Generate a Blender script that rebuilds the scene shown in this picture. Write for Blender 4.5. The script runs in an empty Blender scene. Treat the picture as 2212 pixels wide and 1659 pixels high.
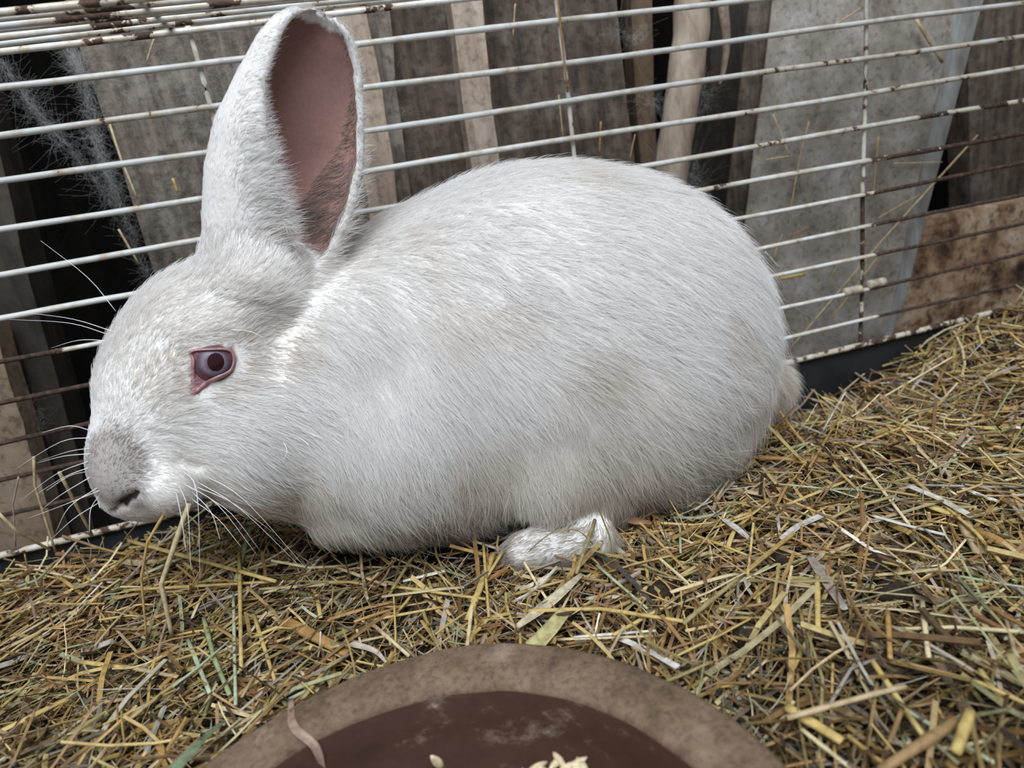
import bpy, bmesh, math, random
import numpy as np
from mathutils import Vector, Matrix
from mathutils.bvhtree import BVHTree

# ------------------------------------------------------------------ camera
scene = bpy.context.scene
H = 0.275                                   # lens height above the tray floor
FPX = 1500.0                                # focal length in pixels of the 2212-wide frame
_d = np.array([679.0, 4220.0, 1500.0]); _d /= np.linalg.norm(_d)
_x = np.array([7454.0, -1700.0, 1500.0]); _x -= _d * (_x @ _d); _x /= np.linalg.norm(_x)
_z = -_d; _y = np.cross(_z, _x)
ROT = np.array([_x, _y, _z])                # camera axes (right, down, forward) -> world
cam_data = bpy.data.cameras.new('camera'); cam = bpy.data.objects.new('camera', cam_data)
scene.collection.objects.link(cam); scene.camera = cam
mw = Matrix.Identity(4)
for i in range(3):
    mw[i][0] = ROT[i, 0]; mw[i][1] = -ROT[i, 1]; mw[i][2] = -ROT[i, 2]
mw[2][3] = H
cam.matrix_world = mw
cam_data.sensor_width = 36.0; cam_data.lens = FPX / 2212.0 * 36.0
cam_data.clip_start = 0.01; cam_data.clip_end = 50
cam_data.dof.use_dof = True; cam_data.dof.focus_distance = 0.375; cam_data.dof.aperture_fstop = 8.0

# ------------------------------------------------------------------ light
world = bpy.data.worlds.new('barn_daylight'); scene.world = world; world.use_nodes = True
bg = world.node_tree.nodes['Background']
bg.inputs[0].default_value = (0.86, 0.92, 1.0, 1); bg.inputs[1].default_value = 0.32
def area(name, loc, target, sx, sy, power, color):
    L = bpy.data.lights.new(name, 'AREA'); L.shape = 'RECTANGLE'; L.size = sx; L.size_y = sy
    L.energy = power; L.color = color
    o = bpy.data.objects.new(name, L); scene.collection.objects.link(o); o.location = loc
    o.rotation_euler = (Vector(target) - Vector(loc)).to_track_quat('-Z', 'Y').to_euler()
    return o
area('barn_door_daylight', (-0.12, -0.58, 1.58), (0.10, 0.40, 0.12), 1.2, 1.0, 47.0, (0.86, 0.93, 1.0))
vs = scene.view_settings
vs.view_transform = 'Standard'; vs.look = 'None'; vs.gamma = 1.0; vs.use_curve_mapping = False
vs.exposure = 0.0
scene.cycles.diffuse_bounces = 6; scene.cycles.max_bounces = 12; scene.cycles.transparent_max_bounces = 12
scene.cycles_curves.shape = 'RIBBONS'; scene.cycles_curves.subdivisions = 2

# ------------------------------------------------------------------ helpers
col = scene.collection
rng = np.random.default_rng(7); random.seed(7)
def ray(px, py): return ROT @ np.array([px - 1106.0, py - 829.5, FPX])
def P(px, py, Y):                           # point at depth Y into the cage
    r = ray(px, py); q = r * (Y / r[1]); q[2] += H; return q
def PZ(px, py, z):                          # point at height z
    r = ray(px, py); q = r * ((z - H) / r[2]); q[2] += H; return q
def project(p):
    c = ROT.T @ (np.asarray(p, float) - np.array([0, 0, H])); return 1106 + FPX * c[0] / c[2], 829.5 + FPX * c[1] / c[2]
def hash3(ix, iy, iz, s=0):
    h = (ix.astype(np.int64) * 374761393 + iy.astype(np.int64) * 668265263 + iz.astype(np.int64) * 2147483647 + s * 974634777) & 0xffffffff
    h = ((h ^ (h >> 13)) * 1274126177) & 0xffffffff
    h = (h ^ (h >> 16)) & 0xffffff
    return h / float(0xffffff)
def vnoise(p, scale, seed=0):               # smooth value noise in -1..1
    q = np.asarray(p, float) * scale; i = np.floor(q); f = q - i; f = f * f * (3 - 2 * f); i = i.astype(np.int64)
    out = 0
    for a in (0, 1):
        for b in (0, 1):
            for c in (0, 1):
                w = (f[:, 0] if a else 1 - f[:, 0]) * (f[:, 1] if b else 1 - f[:, 1]) * (f[:, 2] if c else 1 - f[:, 2])
                out = out + w * hash3(i[:, 0] + a, i[:, 1] + b, i[:, 2] + c, seed)
    return out * 2 - 1
def sstep(a, b, x): t = np.clip((x - a) / (b - a), 0, 1); return t * t * (3 - 2 * t)
def ground(x, y):                           # top of the bedding
    x = np.asarray(x, float); y = np.asarray(y, float); sh = np.broadcast(x, y).shape
    xx = np.broadcast_to(x, sh).ravel(); yy = np.broadcast_to(y, sh).ravel()
    n = vnoise(np.c_[xx, yy, 0 * xx], 14, 3) * .004 + vnoise(np.c_[xx, yy, 0 * xx], 38, 5) * .0022
    g = .045 + n
    g = g + .022 * sstep(.40, .56, xx) * sstep(.25, .45, yy)
    g = g + .016 * sstep(-.05, -.16, xx) * sstep(.36, .22, yy)
    g = g + .010 * sstep(.08, .16, xx) * sstep(.30, .18, yy)
    g = g + .006 * sstep(-.10, -.2, xx) * sstep(.36, .44, yy)
    wb = sstep(.385, .455, yy) * sstep(.25, .30, xx)
    g = g * (1 - wb) + wb * (np.interp(xx, [.28, .32, .346, .392, .428, .456, .562, .7], [.010, .011, .016, .025, .037, .049, .067, .071]) + .5 * n)
    return g.reshape(sh)
def PG(px, py, lift=0.0):                   # point on the bedding under a pixel ray
    z = .05
    for _ in range(12):
        q = PZ(px, py, z); z = 0.5 * z + 0.5 * (float(ground(q[0], q[1])) + lift)
    return PZ(px, py, z)
def link(name, me, parent=None, loc=None):
    o = bpy.data.objects.new(name, me); col.objects.link(o)
    if parent is not None: o.parent = parent
    if loc is not None: o.location = loc
    return o
def tag(o, label=None, cat=None, group=None, kind=None):
    if label: o['label'] = label
    if cat: o['category'] = cat
    if group: o['group'] = group
    if kind: o['kind'] = kind
    return o
def empty(name, loc, label=None, cat=None, group=None):
    o = bpy.data.objects.new(name, None); col.objects.link(o); o.location = loc; o.empty_display_size = .01
    return tag(o, label, cat, group)
def mesh(name, v, f, m=None, smooth=True):
    me = bpy.data.meshes.new(name); me.from_pydata([tuple(a) for a in np.asarray(v, float)], [], [tuple(int(k) for k in a) for a in f])
    if m is not None: me.materials.append(m)
    if smooth: me.polygons.foreach_set('use_smooth', [True] * len(me.polygons))
    me.update(); return me
def fastmesh(name, v, f, m, colors=None, smooth=True):   # big arrays of equal-sided faces
    v = np.asarray(v, np.float32); f = np.asarray(f, np.int32); k = f.shape[1]
    me = bpy.data.meshes.new(name); me.vertices.add(len(v)); me.vertices.foreach_set('co', v.ravel())
    me.loops.add(f.size); me.loops.foreach_set('vertex_index', f.ravel())
    me.polygons.add(len(f)); me.polygons.foreach_set('loop_start', np.arange(0, f.size, k, dtype=np.int32))
    me.polygons.foreach_set('loop_total', np.full(len(f), k, np.int32))
    me.update(calc_edges=True); me.validate()
    me.polygons.foreach_set('use_smooth', [smooth] * len(me.polygons))
    if colors is not None:
        a = me.color_attributes.new('col', 'FLOAT_COLOR', 'POINT')
        a.data.foreach_set('color', np.c_[colors, np.ones(len(colors))].astype(np.float32).ravel())
    me.materials.append(m); me.update(); return me
def tube_arrays(pts, rad, sides=6, flat=1.0, up=(0, 0, 1), cap=True):
    pts = np.asarray(pts, float); n = len(pts); rad = np.broadcast_to(np.asarray(rad, float), (n,))
    t = np.gradient(pts, axis=0); t /= np.linalg.norm(t, axis=1)[:, None] + 1e-12
    up = np.asarray(up, float); V = []; F = []
    for i in range(n):
        u = up - t[i] * (up @ t[i])
        if np.linalg.norm(u) < 1e-3: u = np.array([1.0, 0.3, 0]) - t[i] * (np.array([1.0, .3, 0]) @ t[i])
        u /= np.linalg.norm(u); s = np.cross(t[i], u)
        for k in range(sides):
            a = 2 * math.pi * k / sides
            V.append(pts[i] + rad[i] * (math.cos(a) * s + math.sin(a) * flat * u))
    for i in range(n - 1):
        for k in range(sides):
            a = i * sides + k; b = i * sides + (k + 1) % sides
            F.append((a, b, b + sides, a + sides))
    if cap: F.append(tuple(range(sides))[::-1]); F.append(tuple(range((n - 1) * sides, n * sides)))
    return np.array(V), F
def bez(pts, n):                            # smooth curve through points (Catmull-Rom)
    p = np.asarray(pts, float)
    if len(p) == 2: return p[0] + (p[1] - p[0]) * np.linspace(0, 1, n)[:, None]
    q = np.vstack([2 * p[0] - p[1], p, 2 * p[-1] - p[-2]]); out = []
    for s in np.linspace(0, len(p) - 1 - 1e-9, n):
        i = int(s); t = s - i; a, b, c, d = q[i:i + 4]
        out.append(.5 * (2 * b + (c - a) * t + (2 * a - 5 * b + 4 * c - d) * t * t + (3 * b - a - 3 * c + d) * t ** 3))
    return np.array(out)
def noisy_box(corners_front, depth_vec, m, name, nu=6, nv=14, wob=.0015, seed=0):
    """board from four front corners (tl, tr, br, bl), extruded along depth_vec, with uneven edges"""
    tl, tr, br, bl = [np.asarray(c, float) for c in corners_front]; dv = np.asarray(depth_vec, float)
    V = []; F = []
    for layer in (0, 1):
        for j in range(nv + 1):
            for i in range(nu + 1):
                u = i / nu; w = j / nv
                q = (tl * (1 - u) + tr * u) * (1 - w) + (bl * (1 - u) + br * u) * w + dv * layer
                V.append(q)
    V = np.array(V); n1 = vnoise(V, 40, seed) ; n2 = vnoise(V, 13, seed + 9)
    edge = np.tile(np.array([[1.0 if i in (0, nu) else .25 for i in range(nu + 1)] for j in range(nv + 1)]).ravel(), 2)
    V[:, 0] += (n1 * .6 + n2) * wob * edge; V[:, 1] += vnoise(V, 30, seed + 4) * wob * .5
    W = nu + 1; B = W * (nv + 1)
    for j in range(nv):
        for i in range(nu):
            a = j * W + i; F.append((a, a + W, a + W + 1, a + 1)); F.append((a + B, a + B + 1, a + B + W + 1, a + B + W))
    for j in range(nv):
        a = j * W; F.append((a, a + B, a + B + W, a + W)); a = j * W + nu; F.append((a, a + W, a + B + W, a + B))
    for i in range(nu):
        F.append((i, i + 1, i + 1 + B, i + B)); a = nv * W + i; F.append((a, a + B, a + B + 1, a + 1))
    o0 = V[V[:, 2].argmin()].copy(); o0 = np.array([V[:, 0].mean(), V[:, 1].mean(), V[:, 2].min()])
    return mesh(name, V - o0, F, m, smooth=False), o0

# ------------------------------------------------------------------ materials
def new_mat(name):
    m = bpy.data.materials.new(name); m.use_nodes = True; nt = m.node_tree
    b = nt.nodes['Principled BSDF']; return m, nt, b
def nd(nt, t, **kw):
    n = nt.nodes.new(t)
    for k, v in kw.items(): setattr(n, k, v)
    return n
def ramp(nt, stops, interp='LINEAR'):
    r = nd(nt, 'ShaderNodeValToRGB'); r.color_ramp.interpolation = interp
    while len(r.color_ramp.elements) > 1: r.color_ramp.elements.remove(r.color_ramp.elements[-1])
    r.color_ramp.elements[0].position = stops[0][0]; r.color_ramp.elements[0].color = (*stops[0][1], 1)
    for p, c in stops[1:]:
        e = r.color_ramp.elements.new(p); e.color = (*c, 1)
    return r
def noise(nt, vec, scale, detail=6, rough=.6):
    n = nd(nt, 'ShaderNodeTexNoise'); n.inputs['Scale'].default_value = scale; n.inputs['Detail'].default_value = detail
    n.inputs['Roughness'].default_value = rough
    if vec is not None: nt.links.new(vec, n.inputs['Vector'])
    return n
def coords(nt, scale=(1, 1, 1), rot=(0, 0, 0), rnd=True):
    tc = nd(nt, 'ShaderNodeTexCoord'); mp = nd(nt, 'ShaderNodeMapping')
    mp.inputs['Scale'].default_value = scale; mp.inputs['Rotation'].default_value = rot
    nt.links.new(tc.outputs['Object'], mp.inputs['Vector'])
    if rnd:
        oi = nd(nt, 'ShaderNodeObjectInfo'); cx = nd(nt, 'ShaderNodeVectorMath', operation='SCALE')
        cx.inputs[0].default_value = (3.1, 1.7, 2.3); nt.links.new(oi.outputs['Random'], cx.inputs['Scale'])
        nt.links.new(cx.outputs[0], mp.inputs['Location'])
    return mp.outputs[0]
def mixc(nt, fac, a, b, mode='MIX'):
    n = nd(nt, 'ShaderNodeMix', data_type='RGBA', blend_type=mode)
    for s, v in ((n.inputs[0], fac), (n.inputs[6], a), (n.inputs[7], b)):
        if isinstance(v, (int, float)): s.default_value = v
        elif isinstance(v, tuple): s.default_value = (*v, 1)
        else: nt.links.new(v, s)
    return n.outputs[2]
def bump(nt, b, h, strength=.4, dist=.001):
    n = nd(nt, 'ShaderNodeBump'); n.inputs['Strength'].default_value = strength; n.inputs['Distance'].default_value = dist
    nt.links.new(h, n.inputs['Height']); nt.links.new(n.outputs[0], b.inputs['Normal'])
def wood(name, dark, mid, light, grain=(60, 60, 5), speck=.35, rough=.85, dust=(.5, .45, .4), dustamt=.3):
    m, nt, b = new_mat(name)
    v = coords(nt, grain); n = noise(nt, v, 1.0, 8, .65)
    r = ramp(nt, [(.3, dark), (.5, mid), (.72, light)]); nt.links.new(n.outputs[0], r.inputs[0])
    v2 = coords(nt, (1, 1, 1)); n2 = noise(nt, v2, 34, 9, .72)
    d = ramp(nt, [(.48, (0, 0, 0)), (.72, (dustamt,) * 3)]); nt.links.new(n2.outputs[0], d.inputs[0])
    c = mixc(nt, d.outputs[0], r.outputs[0], dust)
    n3 = noise(nt, v2, 160, 5, .6); s = ramp(nt, [(.34, (1 - speck,) * 3), (.5, (1, 1, 1))]); nt.links.new(n3.outputs[0], s.inputs[0])
    c = mixc(nt, 1.0, c, s.outputs[0], 'MULTIPLY')
    nt.links.new(c, b.inputs['Base Color']); b.inputs['Roughness'].default_value = rough
    bump(nt, b, n.outputs[0], .6, .0015); return m
M_plank = wood('weathered_plank', (.040, .030, .022), (.125, .098, .075), (.25, .205, .165), (110, 110, 9), speck=.5, dust=(.38, .335, .29), dustamt=.6)
M_plank_dark = wood('dark_plank', (.018, .012, .008), (.066, .044, .030), (.135, .098, .070), (110, 110, 9), speck=.5, dust=(.26, .22, .185), dustamt=.45)
M_post_dark = wood('dark_post', (.014, .010, .007), (.038, .028, .020), (.065, .050, .036), (80, 80, 7), dust=(.12, .10, .08), dustamt=.25)
M_batten = wood('pale_batten', (.20, .14, .10), (.36, .275, .21), (.48, .39, .31), (90, 90, 5), speck=.4, dust=(.52, .46, .40), dustamt=.4)
M_clay_wood = wood('mud_board', (.20, .125, .075), (.33, .235, .155), (.44, .34, .24), (30, 30, 12), speck=.5)
M_strip = wood('reddish_strip', (.05, .028, .014), (.10, .06, .032), (.15, .09, .05), (70, 70, 6), dustamt=.1)
M_void = wood('shadowed_back_boards', (.003, .003, .003), (.005, .0045, .004), (.007, .006, .005), (40, 40, 4), dustamt=.0)  # near-black colour puts the shade of the plank gaps into the backing
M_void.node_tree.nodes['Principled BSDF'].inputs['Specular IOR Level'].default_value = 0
def mottled():
    m, nt, b = new_mat('mottled_board')
    v = coords(nt, (1, 1, 1)); n = noise(nt, v, 26, 10, .68)
    r = ramp(nt, [(.36, (.05, .027, .014)), (.45, (.24, .135, .07)), (.54, (.44, .29, .18)), (.66, (.60, .46, .34))]); nt.links.new(n.outputs[0], r.inputs[0])
    n2 = noise(nt, v, 110, 6, .7); s = ramp(nt, [(.36, (.25, .22, .2)), (.5, (1, 1, 1))]); nt.links.new(n2.outputs[0], s.inputs[0])
    nt.links.new(mixc(nt, 1.0, r.outputs[0], s.outputs[0], 'MULTIPLY'), b.inputs['Base Color'])
    b.inputs['Roughness'].default_value = .85; bump(nt, b, n2.outputs[0], .5, .001); return m
M_mottled = mottled()
def sheet():
    m, nt, b = new_mat('dusty_galvanised_sheet')
    v = coords(nt, (1, 1, 1)); n = noise(nt, v, 22, 10, .7)
    r = ramp(nt, [(.32, (.12, .095, .074)), (.47, (.25, .215, .18)), (.58, (.33, .30, .265)), (.72, (.48, .45, .41))]); nt.links.new(n.outputs[0], r.inputs[0])
    n2 = noise(nt, v, 210, 6, .7); s = ramp(nt, [(.34, (.55, .5, .46)), (.48, (1, 1, 1)), (.66, (1.0, 1.0, 1.0)), (.74, (1.55, 1.5, 1.4))]); nt.links.new(n2.outputs[0], s.inputs[0])
    nt.links.new(mixc(nt, 1.0, r.outputs[0], s.outputs[0], 'MULTIPLY'), b.inputs['Base Color'])
    b.inputs['Roughness'].default_value = .7; b.inputs['Metallic'].default_value = .0; bump(nt, b, n2.outputs[0], .35, .0006); return m
M_sheet = sheet()
def sheet_edge():
    m, nt, b = new_mat('bare_galvanised_edge')
    v = coords(nt, (1, 1, .3)); n = noise(nt, v, 60, 8, .65)
    r = ramp(nt, [(.36, (.14, .125, .108)), (.52, (.25, .24, .225)), (.70, (.38, .39, .385))]); nt.links.new(n.outputs[0], r.inputs[0])
    nt.links.new(r.outputs[0], b.inputs['Base Color']); b.inputs['Roughness'].default_value = .55; b.inputs['Metallic'].default_value = .15; return m
M_edge = sheet_edge()
def bark():
    m, nt, b = new_mat('pole_bark')
    v = coords(nt, (1, 1, .35)); n = noise(nt, v, 70, 10, .7)
    r = ramp(nt, [(.3, (.16, .115, .08)), (.48, (.33, .255, .19)), (.62, (.42, .345, .27)), (.75, (.58, .52, .45))]); nt.links.new(n.outputs[0], r.inputs[0])
    nt.links.new(r.outputs[0], b.inputs['Base Color']); b.inputs['Roughness'].default_value = .9; bump(nt, b, n.outputs[0], .8, .002); return m
M_bark = bark()
def wire():
    m, nt, b = new_mat('chipped_white_wire')
    at = nd(nt, 'ShaderNodeAttribute', attribute_name='rust')
    v = coords(nt, (1, 1, 1)); n = noise(nt, v, 130, 5, .6); n1 = noise(nt, v, 34, 3, .5)
    ad = nd(nt, 'ShaderNodeMath', operation='ADD'); nt.links.new(n.outputs[0], ad.inputs[0]); nt.links.new(n1.outputs[0], ad.inputs[1])
    su = nd(nt, 'ShaderNodeMath', operation='MULTIPLY_ADD'); nt.links.new(ad.outputs[0], su.inputs[0]); su.inputs[1].default_value = .5
    nt.links.new(at.outputs['Fac'], su.inputs[2])         # mean .5 + rust
    e = ramp(nt, [(.80, (0, 0, 0)), (.83, (1, 1, 1))]); nt.links.new(su.outputs[0], e.inputs[0])
    st = ramp(nt, [(.66, (.66, .66, .635)), (.78, (.52, .45, .35))]); nt.links.new(su.outputs[0], st.inputs[0])
    rc = ramp(nt, [(.35, (.020, .012, .009)), (.55, (.062, .034, .022)), (.7, (.12, .062, .034))]); n3 = noise(nt, v, 260, 4, .6); nt.links.new(n3.outputs[0], rc.inputs[0])
    nt.links.new(mixc(nt, e.outputs[0], st.outputs[0], rc.outputs[0]), b.inputs['Base Color'])
    rr = ramp(nt, [(0, (.38,) * 3), (1, (.9,) * 3)]); nt.links.new(e.outputs[0], rr.inputs[0]); nt.links.new(rr.outputs[0], b.inputs['Roughness'])
    bump(nt, b, su.outputs[0], .5, .0006); return m
M_wire = wire()
def plain(name, c, rough=.6, var=.0, scale=80, spec=.5):
    m, nt, b = new_mat(name)
    v = coords(nt); n = noise(nt, v, scale, 6, .6)
    lo = tuple(x * (1 - var) for x in c); hi = tuple(min(1, x * (1 + var)) for x in c)
    r = ramp(nt, [(.32, lo), (.68, hi)]); nt.links.new(n.outputs[0], r.inputs[0]); nt.links.new(r.outputs[0], b.inputs['Base Color'])
    b.inputs['Roughness'].default_value = rough; b.inputs['Specular IOR Level'].default_value = spec; return m
M_tray = plain('black_plastic_tray', (.014, .016, .018), .55, .35, 30)
M_table = plain('dark_table_board', (.03, .022, .016), .9, .4, 20)
M_clip = plain('plastic_clip', (.42, .36, .28), .7, .35, 240)
def stalkmat(name, attr):
    m, nt, b = new_mat(name)
    if attr == 'GEO': at = nd(nt, 'ShaderNodeAttribute', attribute_name='col')
    else: at = nd(nt, 'ShaderNodeAttribute', attribute_name='tint', attribute_type='OBJECT')
    v = coords(nt, (1, 1, 1), rnd=False); n = noise(nt, v, 240, 4, .6)
    r = ramp(nt, [(.3, (.62, .58, .52)), (.55, (1, 1, 1)), (.72, (1.16, 1.14, 1.1))]); nt.links.new(n.outputs[0], r.inputs[0])
    nt.links.new(mixc(nt, 1.0, at.outputs['Color'], r.outputs[0], 'MULTIPLY'), b.inputs['Base Color'])
    b.inputs['Roughness'].default_value = .5; b.inputs['Specular IOR Level'].default_value = .28; return m
M_hay = stalkmat('hay', 'GEO'); M_straw = stalkmat('straw', 'OBJ')
def soil():
    m, nt, b = new_mat('dark_litter'); v = coords(nt, rnd=False); n = noise(nt, v, 120, 10, .75)
    r = ramp(nt, [(.3, (.008, .006, .004)), (.55, (.030, .021, .013)), (.75, (.075, .052, .03))]); nt.links.new(n.outputs[0], r.inputs[0])
    nt.links.new(r.outputs[0], b.inputs['Base Color']); b.inputs['Roughness'].default_value = .9; bump(nt, b, n.outputs[0], 1, .004); return m
M_soil = soil()
# ------------------------------------------------------------------ the barn wall behind the cage
def box(name, lo, hi, m, parent=None):
    lo = np.array(lo, float); hi = np.array(hi, float); c = (lo + hi) / 2; c[2] = lo[2]
    V = [(x, y, z) for x in (lo[0], hi[0]) for y in (lo[1], hi[1]) for z in (lo[2], hi[2])]
    F = [(0, 1, 3, 2), (4, 6, 7, 5), (0, 4, 5, 1), (2, 3, 7, 6), (0, 2, 6, 4), (1, 5, 7, 3)]
    return link(name, mesh(name, np.array(V) - c, F, m, False), parent, c)
wall_back = tag(box('wall_back', (-1.3, 1.08, -.06), (2.4, 1.10, 1.15), M_void), 'barn wall of weathered boards behind the cage, backing coloured as black shade', kind='structure')
floor = tag(box('floor', (-1.3, -.6, -.085), (2.4, 1.10, -.06), M_table), 'dark boards under the cage', kind='structure')
def board(name, px, Y, thick, m, parent=None, wob=.0015, seed=1, nu=6, nv=16, label=None):
    c = [P(a, b, (Y if not isinstance(Y, (list, tuple)) else Y[i])) for i, (a, b) in enumerate(px)]
    me, o0 = noisy_box(c, (0, thick, 0), m, name, nu, nv, wob, seed)
    o = link(name, me)
    o.location = o0
    if parent is not None:
        o.parent = parent; o.matrix_parent_inverse = parent.matrix_world.inverted() if False else Matrix.Translation(-Vector(parent.location))
    if label: o['label'] = label
    return o
# corners: top-left, top-right, bottom-right, bottom-left
board('plank', [(60, -260), (805, -260), (990, 1250), (545, 1250)], .585, .022, M_plank, wall_back, .0025, 11, 8, 22, 'grey-brown weathered plank hung with dusty cobweb')
board('plank', [(775, -260), (1015, -260), (1115, 900), (930, 900)], .592, .02, M_plank_dark, wall_back, .002, 12)
board('plank', [(985, -260), (1300, -260), (1432, 900), (1100, 900)], .595, .02, M_plank_dark, wall_back, .002, 13)
board('batten', [(672, -260), (745, -260), (915, 760), (855, 760)], .572, .014, M_batten, wall_back, .0022, 14, 4, 18, 'pale narrow wooden batten')
board('batten', [(940, -260), (1012, -260), (1110, 620), (1052, 620)], .570, .02, M_batten, wall_back, .0018, 15, 4, 18, 'pale narrow wooden batten split along its grain')
board('plank', [(1345, -260), (1398, -260), (1425, 560), (1395, 560)], .63, .02, M_strip, wall_back, .001, 16, 4, 14)
board('plank', [(1560, -260), (1745, -260), (1640, 900), (1480, 900)], .66, .02, M_post_dark, wall_back, .002, 17)
board('plank', [(2085, -260), (2420, -260), (2440, 560), (2098, 560)], .665, .03, M_plank_dark, wall_back, .001, 18, 6, 16, 'dark brown vertical plank')
board('plank', [(-330, -100), (-115, -100), (258, 1340), (-120, 1340)], .62, .04, M_post_dark, wall_back, .002, 19, 6, 16, 'dark leaning plank beside the gap')
board('plank', [(-260, 700), (-14, 700), (148, 1260), (-200, 1260)], .585, .025, M_clay_wood, wall_back, .003, 20, 6, 14, 'light brown mud-stained board end')
board('plank', [(1690, 545), (2480, 372), (2480, 760), (1690, 960)], .615, .03, M_mottled, wall_back, .001, 21, 12, 8, 'mottled orange-brown board lying along the wall foot')
# bark pole
pts = bez([P(1508, -260, .575), P(1497, 16, .575), P(1484, 150, .575), P(1456, 325, .575), P(1449, 405, .575), P(1425, 800, .575)], 30)
V, F = tube_arrays(pts, .0148, 18)
nn = vnoise(V, 60, 31)[:, None]; nrm = V - np.repeat(pts, 18, 0) if len(V) == 18 * len(pts) else 0
V = V + nrm * nn * .10
o0 = pts[-1]
tag(link('wooden_pole', mesh('wooden_pole', V - o0, F, M_bark), None, o0), 'round bark-covered pole standing against the barn wall', 'pole')
# sheet metal leaning against the wall
sh_e = empty('metal_sheet', P(1780, 720, .545), 'dusty grey galvanised metal sheet with a bare folded edge', 'metal sheet')
def child_of(o, e):
    o.parent = e; o.matrix_parent_inverse = Matrix.Translation(-Vector(e.location)); return o
def quad_sheet(name, px, Y, th, m, e, seed, nu=14, nv=20, wob=.0006):
    c = [P(a, b, Y) for a, b in px]
    me, o0 = noisy_box(c, (0, th, 0), m, name, nu, nv, wob, seed); o = link(name, me, None, o0); return child_of(o, e)
quad_sheet('sheet_panel', [(1702, -260), (2128, -260), (1900, 790), (1572, 790)], .548, .0015, M_sheet, sh_e, 41)
quad_sheet('folded_edge', [(2128, -260), (2192, -260), (1945, 680), (1900, 790)], .5465, .003, M_edge, sh_e, 42, 4, 20)
quad_sheet('folded_side', [(1650, -260), (1704, -260), (1574, 790), (1530, 790)], .556, .0015, M_plank_dark, sh_e, 43, 4, 20)

# ------------------------------------------------------------------ cage
W = 0.478
cage = empty('wire_cage', (0.15, W, 0.066), 'white wire cage wall and roof with chipped rusty paint', 'cage')
def rust_mesh(name, pts, rad, rfun, sides=8):
    V, F = tube_arrays(pts, rad, sides)
    n1 = vnoise(V, 180, 77); ctr = np.repeat(pts, sides, 0); V = V + (V - ctr) * (n1[:, None] * .10)
    me = mesh(name, V - np.array(cage.location), F, M_wire)
    a = me.attributes.new('rust', 'FLOAT', 'POINT'); a.data.foreach_set('value', [float(rfun(*v)) for v in V])
    return link(name, me, cage)
zl = [.0696, .0449, .0202, -.0052, -.0303, -.0564, -.0817, -.1061, -.1324, -.1571, -.1803]
zr = [.0632, .0384, .0151, -.0090, -.0337, -.0585, -.0831, -.1092, -.1334, -.1602, -.1867]
def rust_h(i):
    def f(x, y, z):
        r = .175
        if i >= 6: r += .30 * float(sstep(-.14 + (.05 if i > 6 else -.03), -.20 + (.07 if i > 6 else 0), x))
        if i >= 4: r += (.10 + .14 * min(i - 4, 3)) * float(sstep(.385, .46, x))
        if i >= 5: r += .10 * float(sstep(.33, .29, x)) * float(sstep(.1, .2, x))
        if i in (2, 3, 4): r += .06 * float(sstep(.1, .3, x))
        return r
    return f
for i in range(11):
    s = (zr[i] - zl[i]) / .60
    xs = np.linspace(-.48, .86, 90)
    pts = np.c_[xs, np.full(90, W) + .0006 * np.sin(xs * 9 + i), H + zl[i] + s * (xs + .2) + .0007 * np.sin(xs * 14 + 2 * i)]
    rust_mesh('horizontal_wire', pts, .0019 if i < 6 else .0016, rust_h(i))
for k, x in enumerate((-.283, -.057, .169, .404, .64)):
    zs = np.linspace(H + .089, .052 if x < .6 else .05, 60)
    pts = np.c_[np.full(60, x) + .0005 * np.sin(zs * 40 + k), np.full(60, W + .0030), zs]
    rust_mesh('vertical_wire', pts, .00165, lambda a, b, z: .18 + .07 * float(sstep(H, H - .13, z)) + (.05 if True else 0))
xs = np.linspace(-.48, .86, 90)
rust_mesh('bottom_rail', np.c_[xs, np.full(90, W - .002), np.full(90, H - .2065) + .0006 * np.sin(xs * 11)], .0024, lambda a, b, c: .31)
for i, y in enumerate((.477, .461, .4435, .4325, .419, .4065, .390, .364, .338)):
    pts = np.c_[xs, np.full(90, y), H + .087 + (.001 if i % 2 else 0) - .0088 * (xs + .2) / .25 * .25 + .0006 * np.sin(xs * 12 + i)]
    rust_mesh('roof_wire', pts, .0019, lambda a, b, c: .22 + .10 * math.exp(-((a + .085) / .03) ** 2))
for x in (-.283, -.066, .169, .404, .64):
    ys = np.linspace(.479, .30, 30)
    rust_mesh('roof_cross_wire', np.c_[np.full(30, x) , ys, np.full(30, H + .0905 - .0088 * (x + .2))], .0019, lambda a, b, c: .36)
for px in ((1842, 628), (1893, 612)):
    c = P(px[0], px[1], W); t = np.array([1, 0, -.01]); pts = np.array([c - t * .0085, c - t * .0075, c - t * .004, c - t * .0035, c, c + t * .0005, c + t * .004, c + t * .0075, c + t * .0085])
    V, F = tube_arrays(pts, [.0022, .0036, .0038, .0033, .0038, .0033, .0038, .0036, .0022], 10)
    o = link('wire_clip', mesh('wire_clip', V - np.array(cage.location), F, M_clip), cage); o['label'] = 'pale plastic clip round the wire'
# tray
tray = empty('cage_tray', (0.15, .22, 0), 'black plastic tray holding the hay bedding', 'tray')
def tbox(name, lo, hi):
    o = box(name, lo, hi, M_tray); return child_of(o, tray)
tbox('tray_floor', (-.50, -.05, 0), (.88, .485, .004))
tbox('tray_wall', (-.50, .479, 0), (.88, .485, .0665)); tbox('tray_wall', (-.50, -.05, 0), (.88, -.044, .0665))
tbox('tray_wall', (-.50, -.044, 0), (-.494, .479, .0665)); tbox('tray_wall', (.874, -.044, 0), (.88, .479, .0665))

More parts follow.
